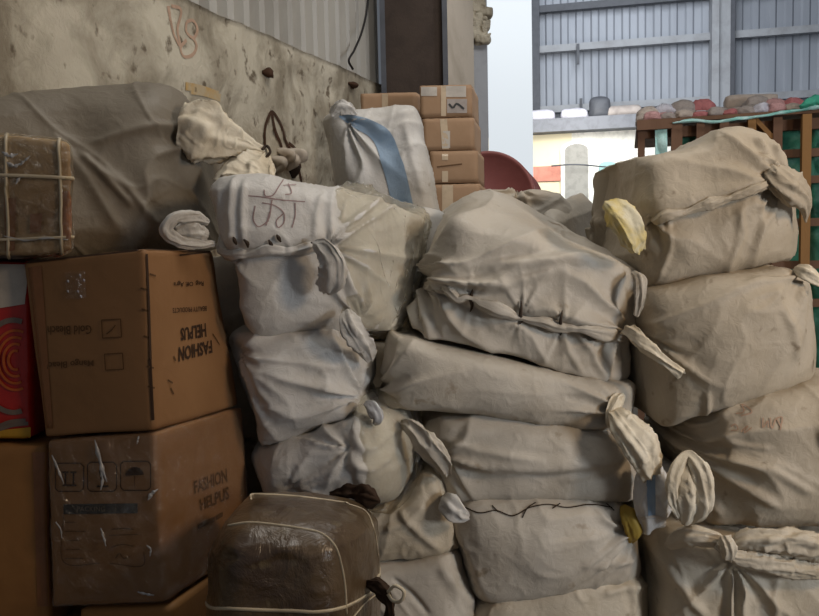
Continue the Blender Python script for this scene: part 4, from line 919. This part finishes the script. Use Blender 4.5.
Pcols = [(2.72, 652, 640, 648, 548, .4), (2.58, 668, 650, 668, 534, .46), (2.52, 720, 650, 720, 538, .46), (2.5, 780, 650, 780, 546, .46), (2.52, 850, 650, 850, 550, .46), (2.64, 890, 640, 890, 560, .4)]
Pk, Pb = sack(Pcols, 'cream sack with a rolled seam along its top, in the lower right corner', 'cream', r=.06, puff=(.025, .05, .02), seed=77, Yf=2.52, lump=.014, wr=[(5, .010, -45, 2.5)],
   feats=[('r', [(660, 555), (680, 585), (704, 616)], .018, .014), ('r', [(650, 572), (660, 600), (668, 620)], .016, .014), ('p', (726, 558), .26, 11, .024, -90, 70), ('r', [(770, 570), (764, 590), (768, 616)], .014, .014)])
tube('rolled_seam', Pk, [(668, 544, 2.56), (692, 536, 2.48), (714, 540, 2.46), (728, 546, 2.46), (746, 540, 2.44), (780, 542, 2.42), (820, 548, 2.42), (870, 552, 2.46)], [.02, .036, .03, .02, .042, .05, .05, .03], M['cream'], 6, .13, 12, .8, nl=130, nr=40, noise=.14, seed=23)
tube('rolled_seam', Pk, [(716, 544, 2.44), (734, 556, 2.42), (760, 562, 2.41), (800, 568, 2.42), (850, 574, 2.46)], [.014, .024, .03, .032, .02], M['cream'], 6, .14, 9, .7, nl=100, nr=36, noise=.16, seed=24)
tube('stitch_knot', Pk, [(725, 536, 2.42), (729, 548, 2.4), (728, 560, 2.41)], [.018, .026, .016], M['cream'], 6, .18, 2, .7, nl=24, nr=30, noise=.16, seed=25)
Qcols = ground([(c[0], c[1]-4, 800, c[1]-4, c[2]-6, c[5]) for c in Pcols])
sack(Qcols, 'cream sack on the floor under the lower right corner sack', 'cream', r=.06, puff=(.02, .03, .0), seed=79, step=.02)

# blue-striped sack neck poking out between the centre and right stacks
nk = [(656, 462, 2.62), (655, 476, 2.56), (654, 494, 2.54), (655, 512, 2.55), (655, 524, 2.58)]
bs = [(2.9, 642, 546, 642, 472, .3), (2.8, 652, 548, 652, 466, .36), (2.8, 676, 548, 676, 468, .36), (2.9, 690, 540, 690, 480, .3)]
sn, snb = sack(bs, 'small white sack end with a blue stripe, wedged between centre and right stacks', 'white', r=.04, seed=81, step=.012, puff=(.01, .02, .01))
nkb = tube('sack_neck', sn, nk, [.02, .06, .066, .06, .05], M['white'], 6, .1, 1, .6, nl=46, nr=44, noise=.12, seed=26)
BODY[nkb.name] = (BVHTree.FromPolygons([tuple(v.co+sn.location) for v in nkb.data.vertices], [tuple(p.vertices) for p in nkb.data.polygons]), None)
strip('blue_stripe', sn, nkb, [(648, 470), (647, 490), (648, 518)], [(655, 470), (655, 490), (655, 518)], M['blue'], 26, 4, .003)
strokes('white_hem', sn, nkb, [[(642, 518), (654, 516), (668, 519)]], .006, M['label'], .004)

# --- rear sacks
Kcols = [(3.5, 428, 290, 430, 220, .4), (3.4, 470, 290, 462, 199, .45), (3.38, 520, 290, 516, 184, .45), (3.38, 566, 290, 562, 190, .45), (3.5, 586, 290, 580, 208, .4)]
K, Kb = sack(Kcols, 'rumpled white sack behind the topmost centre sack, below the maroon drum', 'pale', r=.06, puff=(.02, .03, .0), seed=83, Yf=3.4, lump=.02, wr=[(5, .014, 20, 2.5)], feats=[('r', [(480, 188), (500, 195), (540, 200)], .014, .014), ('p', (520, 182), .2, 9, .02, 250, 70)])
Lcols = [(3.3, 552, 300, 540, 212, (578, 190, 3.5)), (3.26, 580, 300, 566, 224, (600, 206, 3.5))]
Lcols = [[at(548, 262, 3.3), at(541, 211, 3.3), at(579, 188, 3.62), at(584, 240, 3.62)], [at(574, 270, 3.24), at(566, 222, 3.24), at(600, 208, 3.6), at(606, 256, 3.6)]]
Lr = thing('woven_sack', at(570, 270, 3.4), 'square-cornered white sack tilted between the rear sack and the right stack', 'sack', GS)
Lb = soft('body', Lr, [[at(542, 275, 3.32), at(541, 211, 3.32), at(580, 188, 3.62), at(585, 262, 3.62)], [at(560, 276, 3.26), at(557, 220, 3.26), at(598, 206, 3.6), at(606, 262, 3.6)]], M['pale'], r=.03, puff=(.015, .02, .015), seed=85, lump=.012, fine=.003, world=True)
# tall sack with a blue stripe leaning by the wall
Wcols = [(3.9, 348, 260, 322, 118, .3), (3.8, 362, 262, 335, 110, .34), (3.78, 410, 262, 380, 107, .34), (3.8, 446, 260, 412, 106, .34), (3.9, 452, 258, 418, 112, .3)]
Wk, Wb = sack(Wcols, 'tall white sack with a blue stripe, standing by the concrete wall', 'white', r=.06, puff=(.02, .04, .02), seed=87, Yf=3.8, lump=.012, wr=[(4, .008, 80, 3)], feats=[('p', (346, 120), .4, 9, .024, -45, 50), ('r', [(346, 118), (380, 122), (412, 112)], .012, .02), ('r', [(405, 125), (412, 160), (424, 200)], .012, .02)])
strip('blue_stripe', Wk, Wb, [(339, 117), (352, 127), (371, 139), (382, 165), (392, 205)], [(343, 113), (360, 117), (388, 130), (402, 160), (414, 208)], M['blue'], 40, 10, .004)
tube('tied_corner', Wk, [(332, 116, 3.76), (340, 108, 3.74), (350, 110, 3.74), (356, 114, 3.76)], [.02, .035, .03, .01], M['white'], 5, .2, 3, .6, nl=30, nr=30, noise=.25, seed=28)
# white bag glimpsed between left and centre stacks
V1cols = [(3.2, 398, 300, 396, 212, .4), (3.16, 424, 300, 420, 206, .4), (3.2, 452, 300, 448, 210, .4)]
sack(V1cols, 'plain white sack glimpsed between the scrawled sack and the topmost centre sack', 'white', r=.06, seed=89, step=.015)

# --- unseen lower sacks that carry the rear ones
under(gcols[:3], .03); under(Kcols); under(Wcols); under(V1cols, .02)
under([[at(542, 275, 3.32), at(541, 211, 3.32), at(580, 188, 3.62), at(585, 262, 3.62)], [at(560, 276, 3.26), at(557, 220, 3.26), at(598, 206, 3.6), at(606, 262, 3.6)]], .01)
support(dc.x-.3, dc.x+.5, dc.y-.05, dc.y+.95, DRUM_Z)

# ================================================================== LIGHT
w = bpy.data.worlds.new('w'); S.world = w; w.use_nodes = True
w.node_tree.nodes['Background'].inputs[0].default_value = (.80, .88, 1, 1); w.node_tree.nodes['Background'].inputs[1].default_value = .13
def area(name, loc, target, size, power, col, sy=None):
    l = bpy.data.lights.new(name, 'AREA'); l.energy = power; l.color = col; l.size = size
    if sy: l.shape = 'RECTANGLE'; l.size_y = sy
    o = bpy.data.objects.new(name, l); C.objects.link(o); o.location = loc; o.rotation_euler = (Vector(target)-Vector(loc)).to_track_quat('-Z', 'Y').to_euler(); return o
def spot(name, loc, target, ang, power, col, blend=.1, rad=.05):
    l = bpy.data.lights.new(name, 'SPOT'); l.energy = power; l.color = col; l.spot_size = math.radians(ang); l.spot_blend = blend; l.shadow_soft_size = rad
    o = bpy.data.objects.new(name, l); C.objects.link(o); o.location = loc; o.rotation_euler = (Vector(target)-Vector(loc)).to_track_quat('-Z', 'Y').to_euler(); return o
area('skylight_near', (1.0, 2.9, 5.8), (.4, 2.9, 1.2), 2.2, 100, (1, .95, .87))
area('lamp_warm', (2.9, .5, 2.9), (-.3, 2.5, 1.3), .6, 46, (1, .74, .48))
spot('doorway_cool', (5.1, -1.62, 2.0), (5.1+math.cos(math.radians(63.3)), -1.62+math.sin(math.radians(63.3)), 1.98), 160, 690, (.84, .91, 1.), .012, .6)
area('daylight_far', (2.2, 9.0, 6.4), (2.6, 13.5, 4.6), 4, 400, (.9, .95, 1))
spot('pilaster_fill', (2.0, 5.1, 4.7), (.45, 6.3, 2.6), 75, 85, (.95, .97, 1), .5, .3)  # added fill spot above the view, brightens the pilaster and far cartons
area('daylight_side', (2.4, 11.2, 3.6), (2.6, 13.0, 2.2), 1.2, 55, (1, .97, .9))
S.view_settings.exposure = -.1
